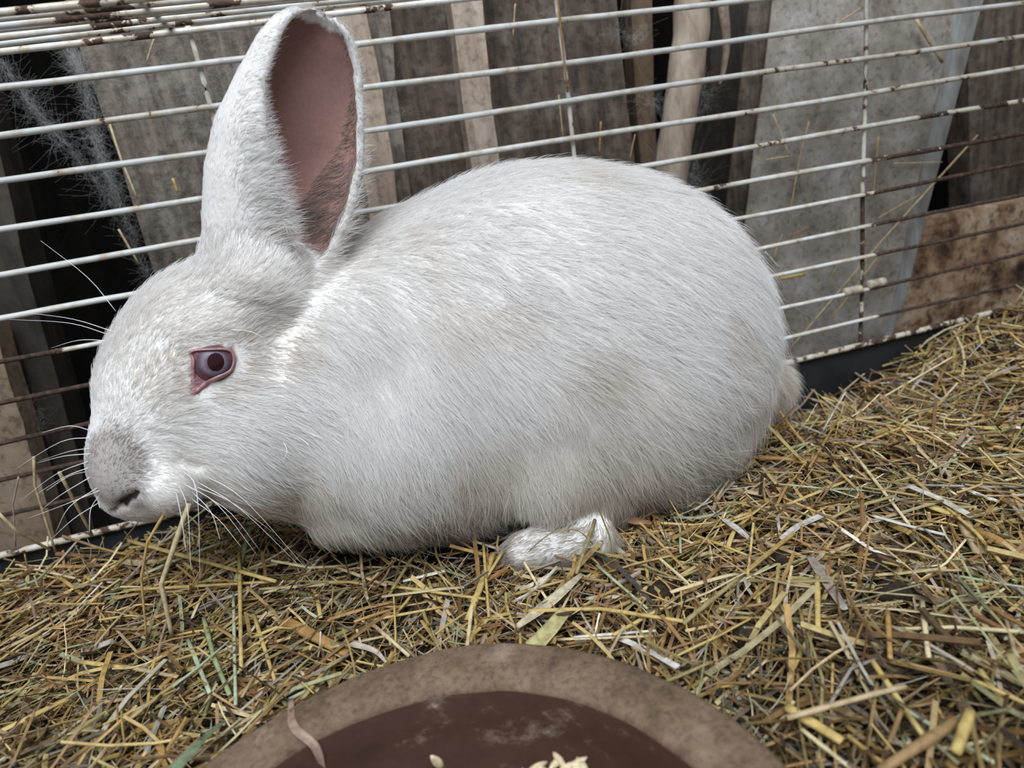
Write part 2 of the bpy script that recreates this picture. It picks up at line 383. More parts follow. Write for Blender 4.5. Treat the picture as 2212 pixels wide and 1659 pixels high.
# ------------------------------------------------------------------ feeding bowl
def bowl_mats():
    m, nt, b = new_mat('earthenware_rim'); v = coords(nt); n = noise(nt, v, 42, 10, .7)
    r = ramp(nt, [(.34, (.070, .042, .024)), (.46, (.130, .083, .050)), (.58, (.172, .114, .072)), (.72, (.27, .205, .155))]); nt.links.new(n.outputs[0], r.inputs[0])
    n2 = noise(nt, v, 420, 4, .7); s = ramp(nt, [(.32, (.55, .5, .48)), (.5, (1, 1, 1)), (.7, (1.2, 1.17, 1.15))]); nt.links.new(n2.outputs[0], s.inputs[0])
    nt.links.new(mixc(nt, 1.0, r.outputs[0], s.outputs[0], 'MULTIPLY'), b.inputs['Base Color']); b.inputs['Roughness'].default_value = .8; bump(nt, b, n2.outputs[0], .5, .0006)
    m2, nt, b = new_mat('brown_glaze_inside'); v = coords(nt, (1, 1, 2.2)); n = noise(nt, v, 40, 9, .72)
    r = ramp(nt, [(.3, (.030, .013, .008)), (.54, (.044, .020, .012)), (.62, (.10, .066, .050)), (.72, (.30, .265, .245))]); nt.links.new(n.outputs[0], r.inputs[0])
    nt.links.new(r.outputs[0], b.inputs['Base Color']); b.inputs['Roughness'].default_value = .7; b.inputs['Specular IOR Level'].default_value = .12
    return m, m2
M_rim, M_glaze = bowl_mats()
BC = np.array([-.0180, .1303]); BR = .113; BI = .0916; BZ = H - .195
bowl = empty('feeding_bowl', (BC[0], BC[1], .004), 'brown earthenware feeding bowl with thick rough rim', 'bowl')
def lathe(name, prof, m, seg=120, wobble=.0, seed=0):
    V = []; F = []; n = len(prof)
    for k in range(seg):
        a = 2 * math.pi * k / seg
        for (r, z) in prof: V.append((r * math.cos(a), r * math.sin(a), z))
    V = np.array(V)
    if wobble:
        ra = np.hypot(V[:, 0], V[:, 1])[:, None]; w = (vnoise(V, 26, seed) * .7 + vnoise(V, 70, seed + 1) * .4)[:, None] * wobble
        V[:, :2] += V[:, :2] / np.maximum(ra, 1e-5) * w; V[:, 2] += w[:, 0] * .35
    for k in range(seg):
        for i in range(n - 1):
            a = k * n + i; b = ((k + 1) % seg) * n + i; F.append((a, b, b + 1, a + 1))
    me = mesh(name, V, F, m); return me
zt = BZ - .004
prof_rim = [(BI + .002, zt - .013), (BI + .0015, zt - .006), (BI + .0012, zt - .0022), (BI + .003, zt - .0004), (BI + .008, zt + .0008), (BI + .014, zt + .0008), (BR, zt + .0002), (BR + .0028, zt - .0018), (BR + .0036, zt - .006), (BR + .001, zt - .016), (BR - .008, zt - .045), (BR - .026, .012), (BR - .034, 0), (0, 0)]
link('bowl_body', lathe('bowl_body', prof_rim, M_rim, 160, .0019, 50), bowl)
prof_in = [(BI + .0045, zt - .0028), (BI + .0002, zt - .0031), (BI - .0040, zt - .0140), (.0825, .0575), (.0750, .0515), (.0620, .0480), (0, .0465)]
link('bowl_inside', lathe('bowl_inside', prof_in, M_glaze, 120, .0003, 60), bowl)
M_grain = plain('oat_grain', (.62, .50, .32), .5, .25, 300)
def grain_mesh():
    V = []; F = []; n = 7; s = 8
    for i in range(n):
        t = i / (n - 1); r = .0019 * math.sin(math.pi * min(max(t, .03), .97)) ** .7
        for k in range(s):
            a = 2 * math.pi * k / s; g = 1 - .28 * max(0, math.cos(a)) ** 6
            V.append(((t - .5) * .0098, r * math.sin(a), r * g * math.cos(a) * .85))
    for i in range(n - 1):
        for k in range(s):
            a = i * s + k; b = i * s + (k + 1) % s; F.append((a, b, b + s, a + s))
    F.append(tuple(range(s))[::-1]); F.append(tuple(range((n - 1) * s, n * s)))
    return mesh('oat_grain', V, F, M_grain)
gm = grain_mesh()
gr = np.random.default_rng(5)
for k in range(80):
    a = gr.uniform(0, 2 * math.pi); q = math.sqrt(gr.uniform(0, 1))
    x = .016 + q * math.cos(a) * .032; y = .1745 + q * math.sin(a) * .0185
    if k == 0: x, y, _ = PZ(945, 1648, .060)
    rr_ = math.hypot(x - BC[0], y - BC[1])
    if rr_ > .079: x = BC[0] + (x - BC[0]) * .079 / rr_; y = BC[1] + (y - BC[1]) * .079 / rr_; rr_ = .079
    z = .004 + float(np.interp(rr_, [0, .062, .075, .0825], [.0465, .048, .0515, .0575])) + .0022 + (.0062 * max(0, 1 - q * q) if k else 0) + gr.uniform(0, .001)
    o = link('oat_grain', gm, None, (x, y, z)); o.rotation_euler = (gr.uniform(0, 6), gr.uniform(-.4, .4) if k else 1.2, gr.uniform(0, 6.3))
    tag(o, 'pale oat grain heaped on the bottom of the feeding bowl', 'grain', 'oat grains in the feeding bowl')
# ------------------------------------------------------------------ rabbit: one continuous body grown from a distance field
G = .0022
GLO = np.array([-.190, .285, .030]); GHI = np.array([.325, .4765, .352])
gx = np.arange(GLO[0], GHI[0], G, dtype=np.float32); gy = np.arange(GLO[1], GHI[1], G, dtype=np.float32); gz = np.arange(GLO[2], GHI[2], G, dtype=np.float32)
CR, CD, CF = ROT[:, 0], ROT[:, 1], ROT[:, 2]          # image right, image down, forward in world
class Ell:
    """ellipsoid given by its outline in the picture plane, its distance and its own depth"""
    def __init__(s, px, py, Y, rx, ry, dep, rot=0.0, k=.02, sub=False):
        s.c = P(px, py, Y); t = Y / ray(px, py)[1]; a = math.radians(rot)
        view = s.c - np.array([0, 0, H]); view /= np.linalg.norm(view)
        r0 = CR - view * (CR @ view); r0 /= np.linalg.norm(r0); d0 = np.cross(view, r0)
        s.ax = np.array([r0 * math.cos(a) + d0 * math.sin(a), -r0 * math.sin(a) + d0 * math.cos(a), view])
        s.r = np.array([rx * t, ry * t, dep]); s.k = k; s.sub = sub
    def __call__(s, p):
        q = (p - s.c) @ s.ax.T; a = q / s.r; k0 = np.sqrt((a * a).sum(-1)); b = a / s.r
        k1 = np.sqrt((b * b).sum(-1)) + 1e-9; return k0 * (k0 - 1) / k1
class Cap:
    def __init__(s, a, b, ra, rb, k=.01, sub=False):
        s.a = np.asarray(a, float); s.b = np.asarray(b, float); s.ra = ra; s.rb = rb; s.k = k; s.sub = sub
    def __call__(s, p):
        d = s.b - s.a; h = np.clip(((p - s.a) @ d) / (d @ d), 0, 1)
        return np.linalg.norm(p - s.a - h[..., None] * d, axis=-1) - (s.ra + (s.rb - s.ra) * h)
class Ear:
    """curled sheet: an arc section that rolls into a tube at the root"""
    VV = [0, .16, .35, .53, .71, .855, .93, .97, .99, 1.0]
    def __init__(s, base, tip, rr, t0, t1, sq=.5, th=.0020, k=.009, flip=1):
        s.b = np.asarray(base, float); A = np.asarray(tip, float) - s.b; s.len = np.linalg.norm(A); s.A = A / s.len
        mid = s.b + A * .5; view = mid - np.array([0, 0, H]); view /= np.linalg.norm(view)
        N = -view - s.A * (-view @ s.A); s.N = N / np.linalg.norm(N); s.U = np.cross(s.N, s.A) * -1
        if s.U @ CR < 0: s.U = -s.U
        s.U = s.U * flip
        s.rr, s.t0, s.t1, s.sq, s.th, s.k, s.sub = rr, t0, t1, sq, th, k, False
    def local(s, p):
        q = p - s.b; v = (q @ s.A) / s.len; vc = np.clip(v, 0, 1)
        u = q @ s.U; n = (q @ s.N) / s.sq; r = np.interp(vc, s.VV, s.rr)
        rho = np.sqrt(u * u + n * n) + 1e-9; th = np.degrees(np.arctan2(n, u))
        a0 = np.interp(vc, s.VV, s.t0); a1 = np.interp(vc, s.VV, s.t1)
        th = a0 - np.mod(a0 - th, 360.0)          # measured back from the first edge
        return v, u, n, r, rho, th, a0, a1
    def __call__(s, p):
        v, u, n, r, rho, th, a0, a1 = s.local(p)
        g = np.sqrt((u / rho) ** 2 + (n / rho / s.sq) ** 2)
        d = np.abs(rho - r) / g
        def endd(a):
            a = np.radians(a); return np.sqrt((u - r * np.cos(a)) ** 2 + ((n - r * np.sin(a)) * s.sq) ** 2)
        out = th < a1
        d = np.where(out, np.minimum(endd(a0), endd(a1)), d)
        th_ = s.th * (1.0 + .9 * np.clip(.35 - v, 0, 1) + .35 * np.clip(v - .7, 0, .3) / .3)
        d = d - th_
        ov = np.maximum(v - 1, -v) * s.len
        return np.where(ov > 0, np.sqrt(np.maximum(d, 0) ** 2 + ov ** 2), d)
yh = lambda x: .362 + (x - 228) * .000145
prims = [
    Ell(1330, 748, .402, 318, 350, .070, 0, .0),                 # rump
    Ell(1215, 735, .404, 280, 352, .067, 0, .03),
    Ell(1085, 752, .404, 320, 360, .065, 0, .03),                # loin
    Ell(865, 803, .410, 248, 304, .060, 0, .03),                 # shoulders
    Ell(772, 972, .402, 222, 160, .053, -4, .03),                # chest
    Ell(965, 990, .398, 140, 122, .052, 0, .03),                # belly
    Ell(1320, 860, .370, 205, 228, .045, 18, .013),              # thigh
    Ell(1195, 1000, .352, 95, 125, .026, 10, .014),              # knee
    Ell(1390, 990, .378, 145, 92, .040, -18, .018),            # hind quarter low
    Ell(1295, 1075, .350, 58, 50, .017, 0, .014),                # hock
    Ell(860, 930, .362, 120, 165, .028, -8, .02),                # upper arm
    Ell(800, 1108, .376, 100, 40, .024, 0, .016),                # fore paw under the chest
    Ell(1668, 835, .428, 34, 52, .022, 0, .008),                 # tail
]
_fa = PG(1142, 1190, .009); _fb = PG(1285, 1166, .008)
prims += [Cap(_fb, _fa, .0122, .0115, .010)]
for dx, dy in ((-22, 3), (-16, 12), (-4, 15)): 
    prims.append(Cap(PG(1170, 1186, .012), PG(1140 + dx, 1186 + dy, .009), .0080, .0062, .004))
prims += [
    Ell(695, 810, .405, 150, 200, .050, 0, .026),                # neck
    Ell(772, 730, .402, 92, 110, .046, 0, .020),                # nape
    Ell(470, 730, yh(470), 172, 160, .040, 0, .010),             # skull
    Ell(404, 835, yh(404), 174, 190, .035, 20, .014),            # face
    Ell(326, 975, yh(326), 116, 125, .027, 20, .012),            # muzzle
    Ell(248, 1012, yh(248), 40, 78, .014, -10, .010),            # nose
    Ell(300, 1085, yh(300), 72, 38, .017, 8, .008),              # lips
    Ell(365, 1050, .357, 62, 56, .017, 0, .010),                 # whisker pad
    Ell(560, 900, .386, 160, 172, .037, 0, .011),                # cheek
    Ell(530, 1015, .385, 120, 75, .028, 20, .012),               # jaw
    Ell(450, 715, .366, 62, 28, .008, -14, .010),                # brow
    Ell(560, 610, .395, 120, 100, .034, 0, .014),                # ear root
]
ear_near = Ear(P(566, 592, .392), P(694, 26, .376), [.026, .0315, .0350, .0345, .0288, .0228, .0176, .0126, .0080, .0015], [25, 12, 4, 0, -4, -8, -10, -12, -14, -20], [-310, -284, -262, -250, -230, -222, -212, -205, -200, -195])
ear_far = Ear(P(640, 585, .428), P(655, 120, .436), [.022, .026, .029, .029, .024, .019, .014, .010, .006, .001], [25, 12, 4, 0, -4, -8, -10, -12, -14, -20], [-300, -260, -230, -215, -205, -200, -198, -195, -193, -190], .42, .0017, .009, -1)
def smin(a, b, k):
    if k <= 0: return np.minimum(a, b)
    h = np.maximum(k - np.abs(a - b), 0) / k; return np.minimum(a, b) - h * h * k * .25
def smax(a, b, k): return -smin(-a, -b, k)
def body_sdf(p, ears=True):
    d = None
    for q in prims:
        e = q(p); d = e if d is None else smin(d, e, q.k)
    return d
def trace(px, py):                           # first point of the body along a picture ray
    d = ray(px, py); d = d / np.linalg.norm(d); t = .24
    for _ in range(60): t += float(body_sdf((np.array([0, 0, H]) + d * t)[None])[0]) * .8
    return np.array([0, 0, H]) + d * t
carve = [
    Cap(trace(294, 1066), trace(262, 1091), .0017, .0026, .002, True),   # nostril
    Cap(trace(384, 998), trace(430, 1009), .0019, .0014, .003, True),
    Cap(trace(258, 1094), trace(236, 1104), .0012, .0008, .002, True),
    Cap(trace(400, 1098), trace(470, 1086), .0014, .0010, .004, True),                         # lip crease
]
def full_sdf(p):
    d = body_sdf(p)
    for e in (ear_near, ear_far): d = smin(d, e(p), e.k)
    for c in carve: d = smax(d, -c(p), c.k)
    return d
nx, ny, nz = len(gx), len(gy), len(gz)
S = np.empty((nx, ny, nz), np.float32)
for i0 in range(0, nx, 24):
    p = np.stack(np.meshgrid(gx[i0:i0 + 24], gy, gz, indexing='ij'), -1).astype(np.float32)
    S[i0:i0 + 24] = full_sdf(p)
def surface_nets(S):
    ins = S < 0; nx, ny, nz = S.shape
    c = np.zeros((nx - 1, ny - 1, nz - 1), np.int8)
    for a in (0, 1):
        for b in (0, 1):
            for d in (0, 1): c += ins[a:nx - 1 + a, b:ny - 1 + b, d:nz - 1 + d]
    act = (c > 0) & (c < 8); idx = np.argwhere(act); vid = -np.ones(act.shape, np.int32); vid[act] = np.arange(len(idx))
    acc = np.zeros((len(idx), 3)); cnt = np.zeros(len(idx))
    cor = [(a, b, d) for a in (0, 1) for b in (0, 1) for d in (0, 1)]
    for i, A in enumerate(cor):
        for B in cor[i + 1:]:
            if sum(abs(A[k] - B[k]) for k in range(3)) != 1: continue
            sa = S[idx[:, 0] + A[0], idx[:, 1] + A[1], idx[:, 2] + A[2]]; sb = S[idx[:, 0] + B[0], idx[:, 1] + B[1], idx[:, 2] + B[2]]
            m = (sa < 0) != (sb < 0); t = np.where(m, sa / np.where(m, sa - sb, 1), 0)
            acc += m[:, None] * (np.array(A) + t[:, None] * (np.array(B) - np.array(A))); cnt += m
    V = (idx + acc / cnt[:, None]) * G + np.array([gx[0], gy[0], gz[0]])
    Q = []
    for ax in range(3):
        o = [slice(None)] * 3; o2 = [slice(None)] * 3; o[ax] = slice(0, -1); o2[ax] = slice(1, None)
        e = ins[tuple(o)] != ins[tuple(o2)]; pos = np.argwhere(e)
        u, w = [k for k in range(3) if k != ax]
        ok = (pos[:, u] > 0) & (pos[:, w] > 0) & (pos[:, u] < S.shape[u] - 1) & (pos[:, w] < S.shape[w] - 1); pos = pos[ok]
        first = ins[pos[:, 0], pos[:, 1], pos[:, 2]]
        def g(du, dw):
            q = pos.copy(); q[:, u] -= du; q[:, w] -= dw; return vid[q[:, 0], q[:, 1], q[:, 2]]
        f = np.c_[g(1, 1), g(0, 1), g(0, 0), g(1, 0)]
        flip = first if ax != 1 else ~first
        f[~flip] = f[~flip][:, ::-1]; Q.append(f)
    return V, np.vstack(Q)
RV, RF = surface_nets(S)
def grad(p, e=.0006):
    g = np.stack([full_sdf(p + np.eye(3)[k] * e) - full_sdf(p - np.eye(3)[k] * e) for k in range(3)], -1)
    return g / (np.linalg.norm(g, axis=1)[:, None] + 1e-12)
for _ in range(2):                           # settle the vertices on the surface
    RV = RV - grad(RV) * np.clip(full_sdf(RV), -.0015, .0015)[:, None] * .8
RN = grad(RV)
# masks on the surface
def ear_inner(p):
    v, u, n, r, rho, th, a0, a1 = ear_near(p)if False else ear_near.local(p)
    near = ear_near(p) < .0012
    ins = near & (rho < r - .0002) & (v > .05) & (v < .958) & (th > a1 - 6)
    return ins, v, th, a0, a1
inn, ev, eth, ea0, ea1 = ear_inner(RV)
v2 = ear_far.local(RV); inn2 = (ear_far(RV) < .0012) & (v2[4] < v2[3] - .0002) & (v2[0] > .05)
onear = ((ear_near(RV) < .001) | (ear_far(RV) < .001)) & (body_sdf(RV) > .004)
nose_c = trace(238, 1018) + CF * .004
lip_c = trace(250, 1093)
def nosemask(p):
    return sstep(.0205, .0125, np.linalg.norm((p - nose_c) * np.array([1, 1, .72]), axis=1)) * sstep(.0035, -.001, (p - lip_c) @ CD)
skin = np.tile(np.array([.80, .775, .75]), (len(RV), 1))
nm = nosemask(RV)[:, None]; skin = skin * (1 - nm) + np.array([.40, .355, .33]) * nm
skin[carve[0](RV) < .0002] = np.array([.045, .028, .026]); skin[carve[2](RV) < .0004] = np.array([.25, .19, .18])
mot = vnoise(RV, 60, 91)[:, None]
pink = np.array([.38, .215, .185]) * (1 + .25 * mot) * (1 - .25 * sstep(.4, .95, ev))[:, None] 
skin[inn] = pink[inn]; skin[inn2] = np.array([.32, .18, .16])
def skinmat():
    m, nt, b = new_mat('rabbit_skin'); at = nd(nt, 'ShaderNodeAttribute', attribute_name='col')
    v = coords(nt, rnd=False); n = noise(nt, v, 500, 3, .6); r = ramp(nt, [(.3, (.86,) * 3), (.7, (1.05,) * 3)]); nt.links.new(n.outputs[0], r.inputs[0])
    nt.links.new(mixc(nt, 1.0, at.outputs['Color'], r.outputs[0], 'MULTIPLY'), b.inputs['Base Color']); b.inputs['Roughness'].default_value = .6
    b.inputs['Specular IOR Level'].default_value = .25; return m
M_skin = skinmat()
rab_loc = np.array([.08, .40, .045])
rabbit = empty('rabbit', rab_loc, 'large white rabbit with one tall upright ear crouching on the hay', 'rabbit')
body = link('body', fastmesh('body', RV - rab_loc, RF, M_skin, skin), rabbit)
RT = np.vstack([RF[:, [0, 1, 2]], RF[:, [0, 2, 3]]])
bvh = BVHTree.FromPolygons([tuple(v) for v in RV], [tuple(int(k) for k in f) for f in RF])
def on_rabbit(px, py):
    d = ray(px, py); d = d / np.linalg.norm(d); h = bvh.ray_cast(Vector((0, 0, H)), Vector(d))
    return (np.array(h[0]), np.array(h[1])) if h[0] is not None else (None, None)
# ------------------------------------------------------------------ rabbit: eye, fur, whiskers
EPX = (461, 782)
eh, en = on_rabbit(*EPX)
eye_n = en / np.linalg.norm(en)
vw = eh - np.array([0, 0, H]); vw /= np.linalg.norm(vw)
eye_n = eye_n * .6 - vw * .4; eye_n /= np.linalg.norm(eye_n)
EU = CR - eye_n * (CR @ eye_n); EU /= np.linalg.norm(EU); EV = np.cross(-eye_n, EU)
if EV @ CD < 0: EV = -EV
ER = .0125; eye_c = eh - eye_n * (ER - .0044); PXM = np.linalg.norm(eh - np.array([0, 0, H])) / FPX * 1.02
def sphere_arrays(R, nu=32, nv=20, cap=math.pi):
    V = [(0, 0, R)]; F = []
    for j in range(1, nv + 1):
        a = cap * j / nv
        for i in range(nu): b = 2 * math.pi * i / nu; V.append((R * math.sin(a) * math.cos(b), R * math.sin(a) * math.sin(b), R * math.cos(a)))
    for i in range(nu): F.append((0, 1 + i, 1 + (i + 1) % nu))
    for j in range(nv - 1):
        for i in range(nu):
            a = 1 + j * nu + i; b = 1 + j * nu + (i + 1) % nu; F.append((a, a + nu, b + nu, b))
    return np.array(V), F
def eyemat():
    m, nt, b = new_mat('pale_lilac_iris'); tc = nd(nt, 'ShaderNodeTexCoord'); sx = nd(nt, 'ShaderNodeSeparateXYZ'); nt.links.new(tc.outputs['Object'], sx.inputs[0])
    mr = nd(nt, 'ShaderNodeMapRange'); mr.inputs[1].default_value = ER * .72; mr.inputs[2].default_value = ER; nt.links.new(sx.outputs[2], mr.inputs[0])
    r = ramp(nt, [(0, (.17, .07, .08)), (.30, (.10, .05, .065)), (.50, (.125, .09, .115)), (.72, (.20, .165, .21)), (.88, (.13, .09, .115))]); nt.links.new(mr.outputs[0], r.inputs[0])
    n = noise(nt, tc.outputs['Object'], 900, 3, .6); v = ramp(nt, [(.3, (.8,) * 3), (.7, (1.15,) * 3)]); nt.links.new(n.outputs[0], v.inputs[0])
    nt.links.new(mixc(nt, 1.0, r.outputs[0], v.outputs[0], 'MULTIPLY'), b.inputs['Base Color']); b.inputs['Roughness'].default_value = .4; b.inputs['Specular IOR Level'].default_value = .25; b.inputs['Coat Weight'].default_value = .0; b.inputs['Coat Roughness'].default_value = .02
    m2, nt, b = new_mat('dark_red_pupil'); n = noise(nt, None, 60); r = ramp(nt, [(.3, (.018, .006, .009)), (.7, (.035, .010, .014))]); nt.links.new(n.outputs[0], r.inputs[0])
    nt.links.new(r.outputs[0], b.inputs['Base Color']); b.inputs['Roughness'].default_value = .08
    b.inputs['Specular IOR Level'].default_value = .3
    return m, m2
M_iris, M_pupil = eyemat()
V, F = sphere_arrays(ER); eye = link('eye', mesh('eye', V, F, M_iris), rabbit); eye['label'] = 'pale lilac-pink eye'
Rm = Matrix(((EU[0], EV[0], -0.0, 0), (EU[1], EV[1], 0, 0), (EU[2], EV[2], 0, 0), (0, 0, 0, 1)))
zc = eye_n
Rm = Matrix(((EU[0], -EV[0], zc[0], 0), (EU[1], -EV[1], zc[1], 0), (EU[2], -EV[2], zc[2], 0), (0, 0, 0, 1)))
Rm.translation = Vector(eye_c - rab_loc); eye.matrix_local = Rm
V, F = sphere_arrays(ER + .00025, 28, 6, .36)
V[:, 0] *= .86
_t = .085; V2 = np.c_[V[:, 0] * math.cos(_t) + V[:, 2] * math.sin(_t), V[:, 1] + V[:, 2] * .03, V[:, 2] * math.cos(_t) - V[:, 0] * math.sin(_t)]; link('pupil', mesh('pupil', V2, F, M_pupil), eye)
inner_px = [(-33, -6), (-36, -20), (-9, -24), (26, -21), (35, -6), (28, 15), (2, 27), (-19, 38), (-30, 48), (-33, 40), (-34, 14)]
outer_px = [(-39, -8), (-41, -24), (-10, -28), (30, -26), (41, -6), (33, 19), (7, 34), (-18, 49), (-38, 64), (-43, 54), (-41, 18)]
def loop_px(pp, n=66):
    p = np.array(pp, float); q = np.vstack([p, p[:1]]); ext = np.vstack([p[-1:], q, p[1:2]]); out = []
    for s in np.linspace(0, len(p), n, endpoint=False):
        i = int(s); t = s - i; a, b, c, d = ext[i:i + 4]; out.append(.5 * (2 * b + (c - a) * t + (2 * a - 5 * b + 4 * c - d) * t * t + (3 * b - a - 3 * c + d) * t ** 3))
    return np.array(out) * PXM
li = loop_px(inner_px); lo_ = loop_px(outer_px)
def lid_pt(ab, lift_s, kind):
    a, b = ab; base = eye_c + EU * a + EV * b
    rr = a * a + b * b; R2 = (ER + lift_s) ** 2
    zs = math.sqrt(max(R2 - rr, 0)) if rr < R2 else 0.0
    h = bvh.ray_cast(Vector(base + eye_n * .03), Vector(-eye_n)); zb = (np.array(h[0]) - base) @ eye_n if h[0] is not None else 0
    return base, zs, zb
V = []; n = len(li)
for j, w in enumerate((0, .3, .65, 1.0)):
    for i in range(n):
        ab = li[i] * (1 - w) + lo_[i] * w; base, zs, zb = lid_pt(ab, .0005, j)
        z = max(zs, zb) + (.0001, .0011, .0009, .0003)[j]
        V.append(base + eye_n * z)
F = [(j * n + i, j * n + (i + 1) % n, (j + 1) * n + (i + 1) % n, (j + 1) * n + i) for j in range(3) for i in range(n)]
# bare pink skin around and inside the lids
_rel = RV - eye_c; _ab = np.c_[_rel @ EU, _rel @ EV]
_m = np.zeros(len(RV), bool)
def in_poly(ab, poly):
    x, y = ab[:, 0], ab[:, 1]; r = np.zeros(len(ab), bool); j = len(poly) - 1
    for i in range(len(poly)):
        xi, yi = poly[i]; xj, yj = poly[j]
        r ^= ((yi > y) != (yj > y)) & (x < (xj - xi) * (y - yi) / (yj - yi + 1e-15) + xi); j = i
    return r
_m = in_poly(_ab, lo_ * 1.04) & (np.abs(_rel @ eye_n) < .02)
skin[_m] = np.array([.24, .115, .125])
body.data.color_attributes['col'].data.foreach_set('color', np.c_[skin, np.ones(len(skin))].astype(np.float32).ravel())
M_lid = plain('pink_eyelid_skin', (.33, .165, .17), .45, .3, 500)
lid = link('eyelid', mesh('eyelid', np.array(V) - rab_loc, F, M_lid), rabbit); lid['label'] = 'bare pink eyelid rim'

# how the coat lies: px, py, Y, direction in the picture, length (mm), lift
FLOW = [
    (222, 1040, .35, 8, -40, 1.6, .35), (212, 950, .36, 10, -60, 2.6, .35), (225, 850, .36, 14, -60, 4.5, .38), (250, 740, .37, 34, -60, 6, .42), (320, 640, .38, 50, -40, 7, .42), (400, 580, .39, 45, -45, 8, .4),
    (300, 900, .36, 25, -50, 5, .25), (330, 780, .36, 34, -50, 6, .25), (410, 680, .37, 50, -36, 8, .28), (260, 1090, .35, 20, 15, 2.2, .4), (330, 1090, .345, 40, 30, 3.5, .45), (350, 1020, .345, 40, -5, 4, .4), (400, 960, .345, 50, 10, 6, .28), (400, 880, .35, 45, -10, 7, .24),
    (430, 1080, .35, 45, 35, 5, .4), (520, 720, .37, 55, -22, 9, .22), (480, 700, .37, 50, -28, 9, .25), (560, 800, .36, 60, 8, 11, .22), (510, 860, .35, 60, 14, 11, .22), (620, 900, .36, 60, 28, 14, .26), (560, 980, .35, 52, 40, 14, .28), (680, 850, .37, 60, 25, 14, .28), (540, 1060, .36, 50, 45, 11, .35),
    (620, 700, .38, 50, 10, 10, .28), (560, 600, .38, 14, -50, 8, .3), (480, 560, .39, 5, -55, 8, .3), (680, 600, .40, 30, -10, 10, .3), (760, 570, .40, 60, 0, 13, .35), (720, 700, .39, 45, 35, 14, .3),
    (800, 700, .37, 40, 42, 17, .24), (760, 850, .36, 16, 58, 18, .26), (860, 820, .35, 26, 55, 20, .24), (880, 960, .345, 26, 55, 20, .26), (760, 1000, .36, 18, 58, 18, .28), (640, 1080, .37, 10, 58, 14, .38), (740, 1130, .37, 6, 60, 13, .45), (900, 1110, .36, 16, 60, 17, .4), (1020, 1100, .36, 20, 60, 18, .4),
    (1000, 600, .36, 56, 24, 16, .22), (980, 780, .34, 42, 46, 20, .22), (1060, 900, .34, 40, 48, 20, .24), (900, 480, .41, 60, -18, 12, .4), (1000, 410, .42, 60, -8, 12, .42), (1150, 380, .42, 60, 2, 12, .42), (1200, 520, .36, 60, 10, 14, .22), (1350, 400, .42, 60, 14, 13, .45), (1500, 460, .42, 50, 34, 14, .5),
    (1150, 700, .34, 56, 26, 18, .22), (1350, 620, .35, 60, 16, 17, .22), (1500, 650, .36, 58, 24, 18, .28), (1600, 600, .40, 46, 44, 16, .5), (1650, 750, .41, 34, 54, 18, .48), (1300, 800, .33, 56, 30, 19, .22), (1450, 830, .34, 56, 32, 20, .26), (1600, 880, .38, 44, 44, 21, .42),
    (1200, 900, .325, 26, 54, 19, .22), (1180, 1040, .33, 10, 58, 17, .3), (1300, 960, .325, 36, 50, 20, .24), (1420, 980, .34, 46, 44, 21, .3), (1520, 1040, .37, 46, 46, 21, .42), (1290, 1090, .325, 12, 50, 13, .3), (1440, 1080, .36, 40, 50, 18, .4),
    (1150, 1185, .32, -50, 10, 6, .28), (1250, 1170, .32, -50, 6, 6, .28), (1680, 830, .42, 10, 50, 14, .6),
]
FP = np.array([P(a, b, c) for a, b, c, *_ in FLOW]); FD = []
for a, b, c, dx, dy, *_ in FLOW:
    q = CR * dx + CD * dy; FD.append(q / np.linalg.norm(q))
FD = np.array(FD); FL = np.array([f[5] for f in FLOW]) * .001; FK = np.array([f[6] for f in FLOW])
NH = 300000
A_ = RV[RT[:, 0]]; B_ = RV[RT[:, 1]]; C_ = RV[RT[:, 2]]
ar = .5 * np.linalg.norm(np.cross(B_ - A_, C_ - A_), axis=1); cen = (A_ + B_ + C_) / 3
wgt = ar.copy()
wgt *= 1 + 1.2 * sstep(.0, -.08, cen[:, 0])                   # finer coat on the head
wgt *= np.where((cen - np.array([0, 0, H])) @ np.array([0, 1, 0]) > .435, .45, 1.0)
fr = np.random.default_rng(11)
ti = fr.choice(len(RT), NH, p=wgt / wgt.sum()); r1 = np.sqrt(fr.random(NH)); r2 = fr.random(NH)
root = A_[ti] * (1 - r1)[:, None] + B_[ti] * (r1 * (1 - r2))[:, None] + C_[ti] * (r1 * r2)[:, None]
nor = RN[RT[ti, 0]] * (1 - r1)[:, None] + RN[RT[ti, 1]] * (r1 * (1 - r2))[:, None] + RN[RT[ti, 2]] * (r1 * r2)[:, None]
nor /= np.linalg.norm(nor, axis=1)[:, None] + 1e-9
# leave the eye, the inside of the ears and the nostril bare
rel = root - eye_c; ab = np.c_[rel @ EU, rel @ EV]; bare = in_poly(ab, lo_) & (np.abs(rel @ eye_n) < .02)
inn, ev, eth, ea0, ea1 = ear_inner(root)
f1 = inn & (ea0 - eth < 26 + 62 * sstep(.85, .1, ev)) & (fr.random(NH) < .95)   # grey hair along the rear margin inside
f2 = inn & (eth - ea1 < 16)
bare |= inn & ~f1 & ~f2
L2 = ear_far.local(root); bare |= (ear_far(root) < .0012) & (L2[4] < L2[3] - .0002) & (L2[0] > .05)
for c in carve[:1]: bare |= c(root) < .0004
ed = np.sqrt(((ab[:, None] - lo_[None, ::3]) ** 2).sum(-1)).min(1); ed[np.abs(rel @ eye_n) > .02] = 1
keep = ~bare
root, nor, f1, f2, ev, eth, ea0, ea1 = [a[keep] for a in (root, nor, f1, f2, ev, eth, ea0, ea1)]; ed = ed[keep]
n = len(root)
dirv = np.zeros((n, 3)); ln = np.zeros(n); lk = np.zeros(n)
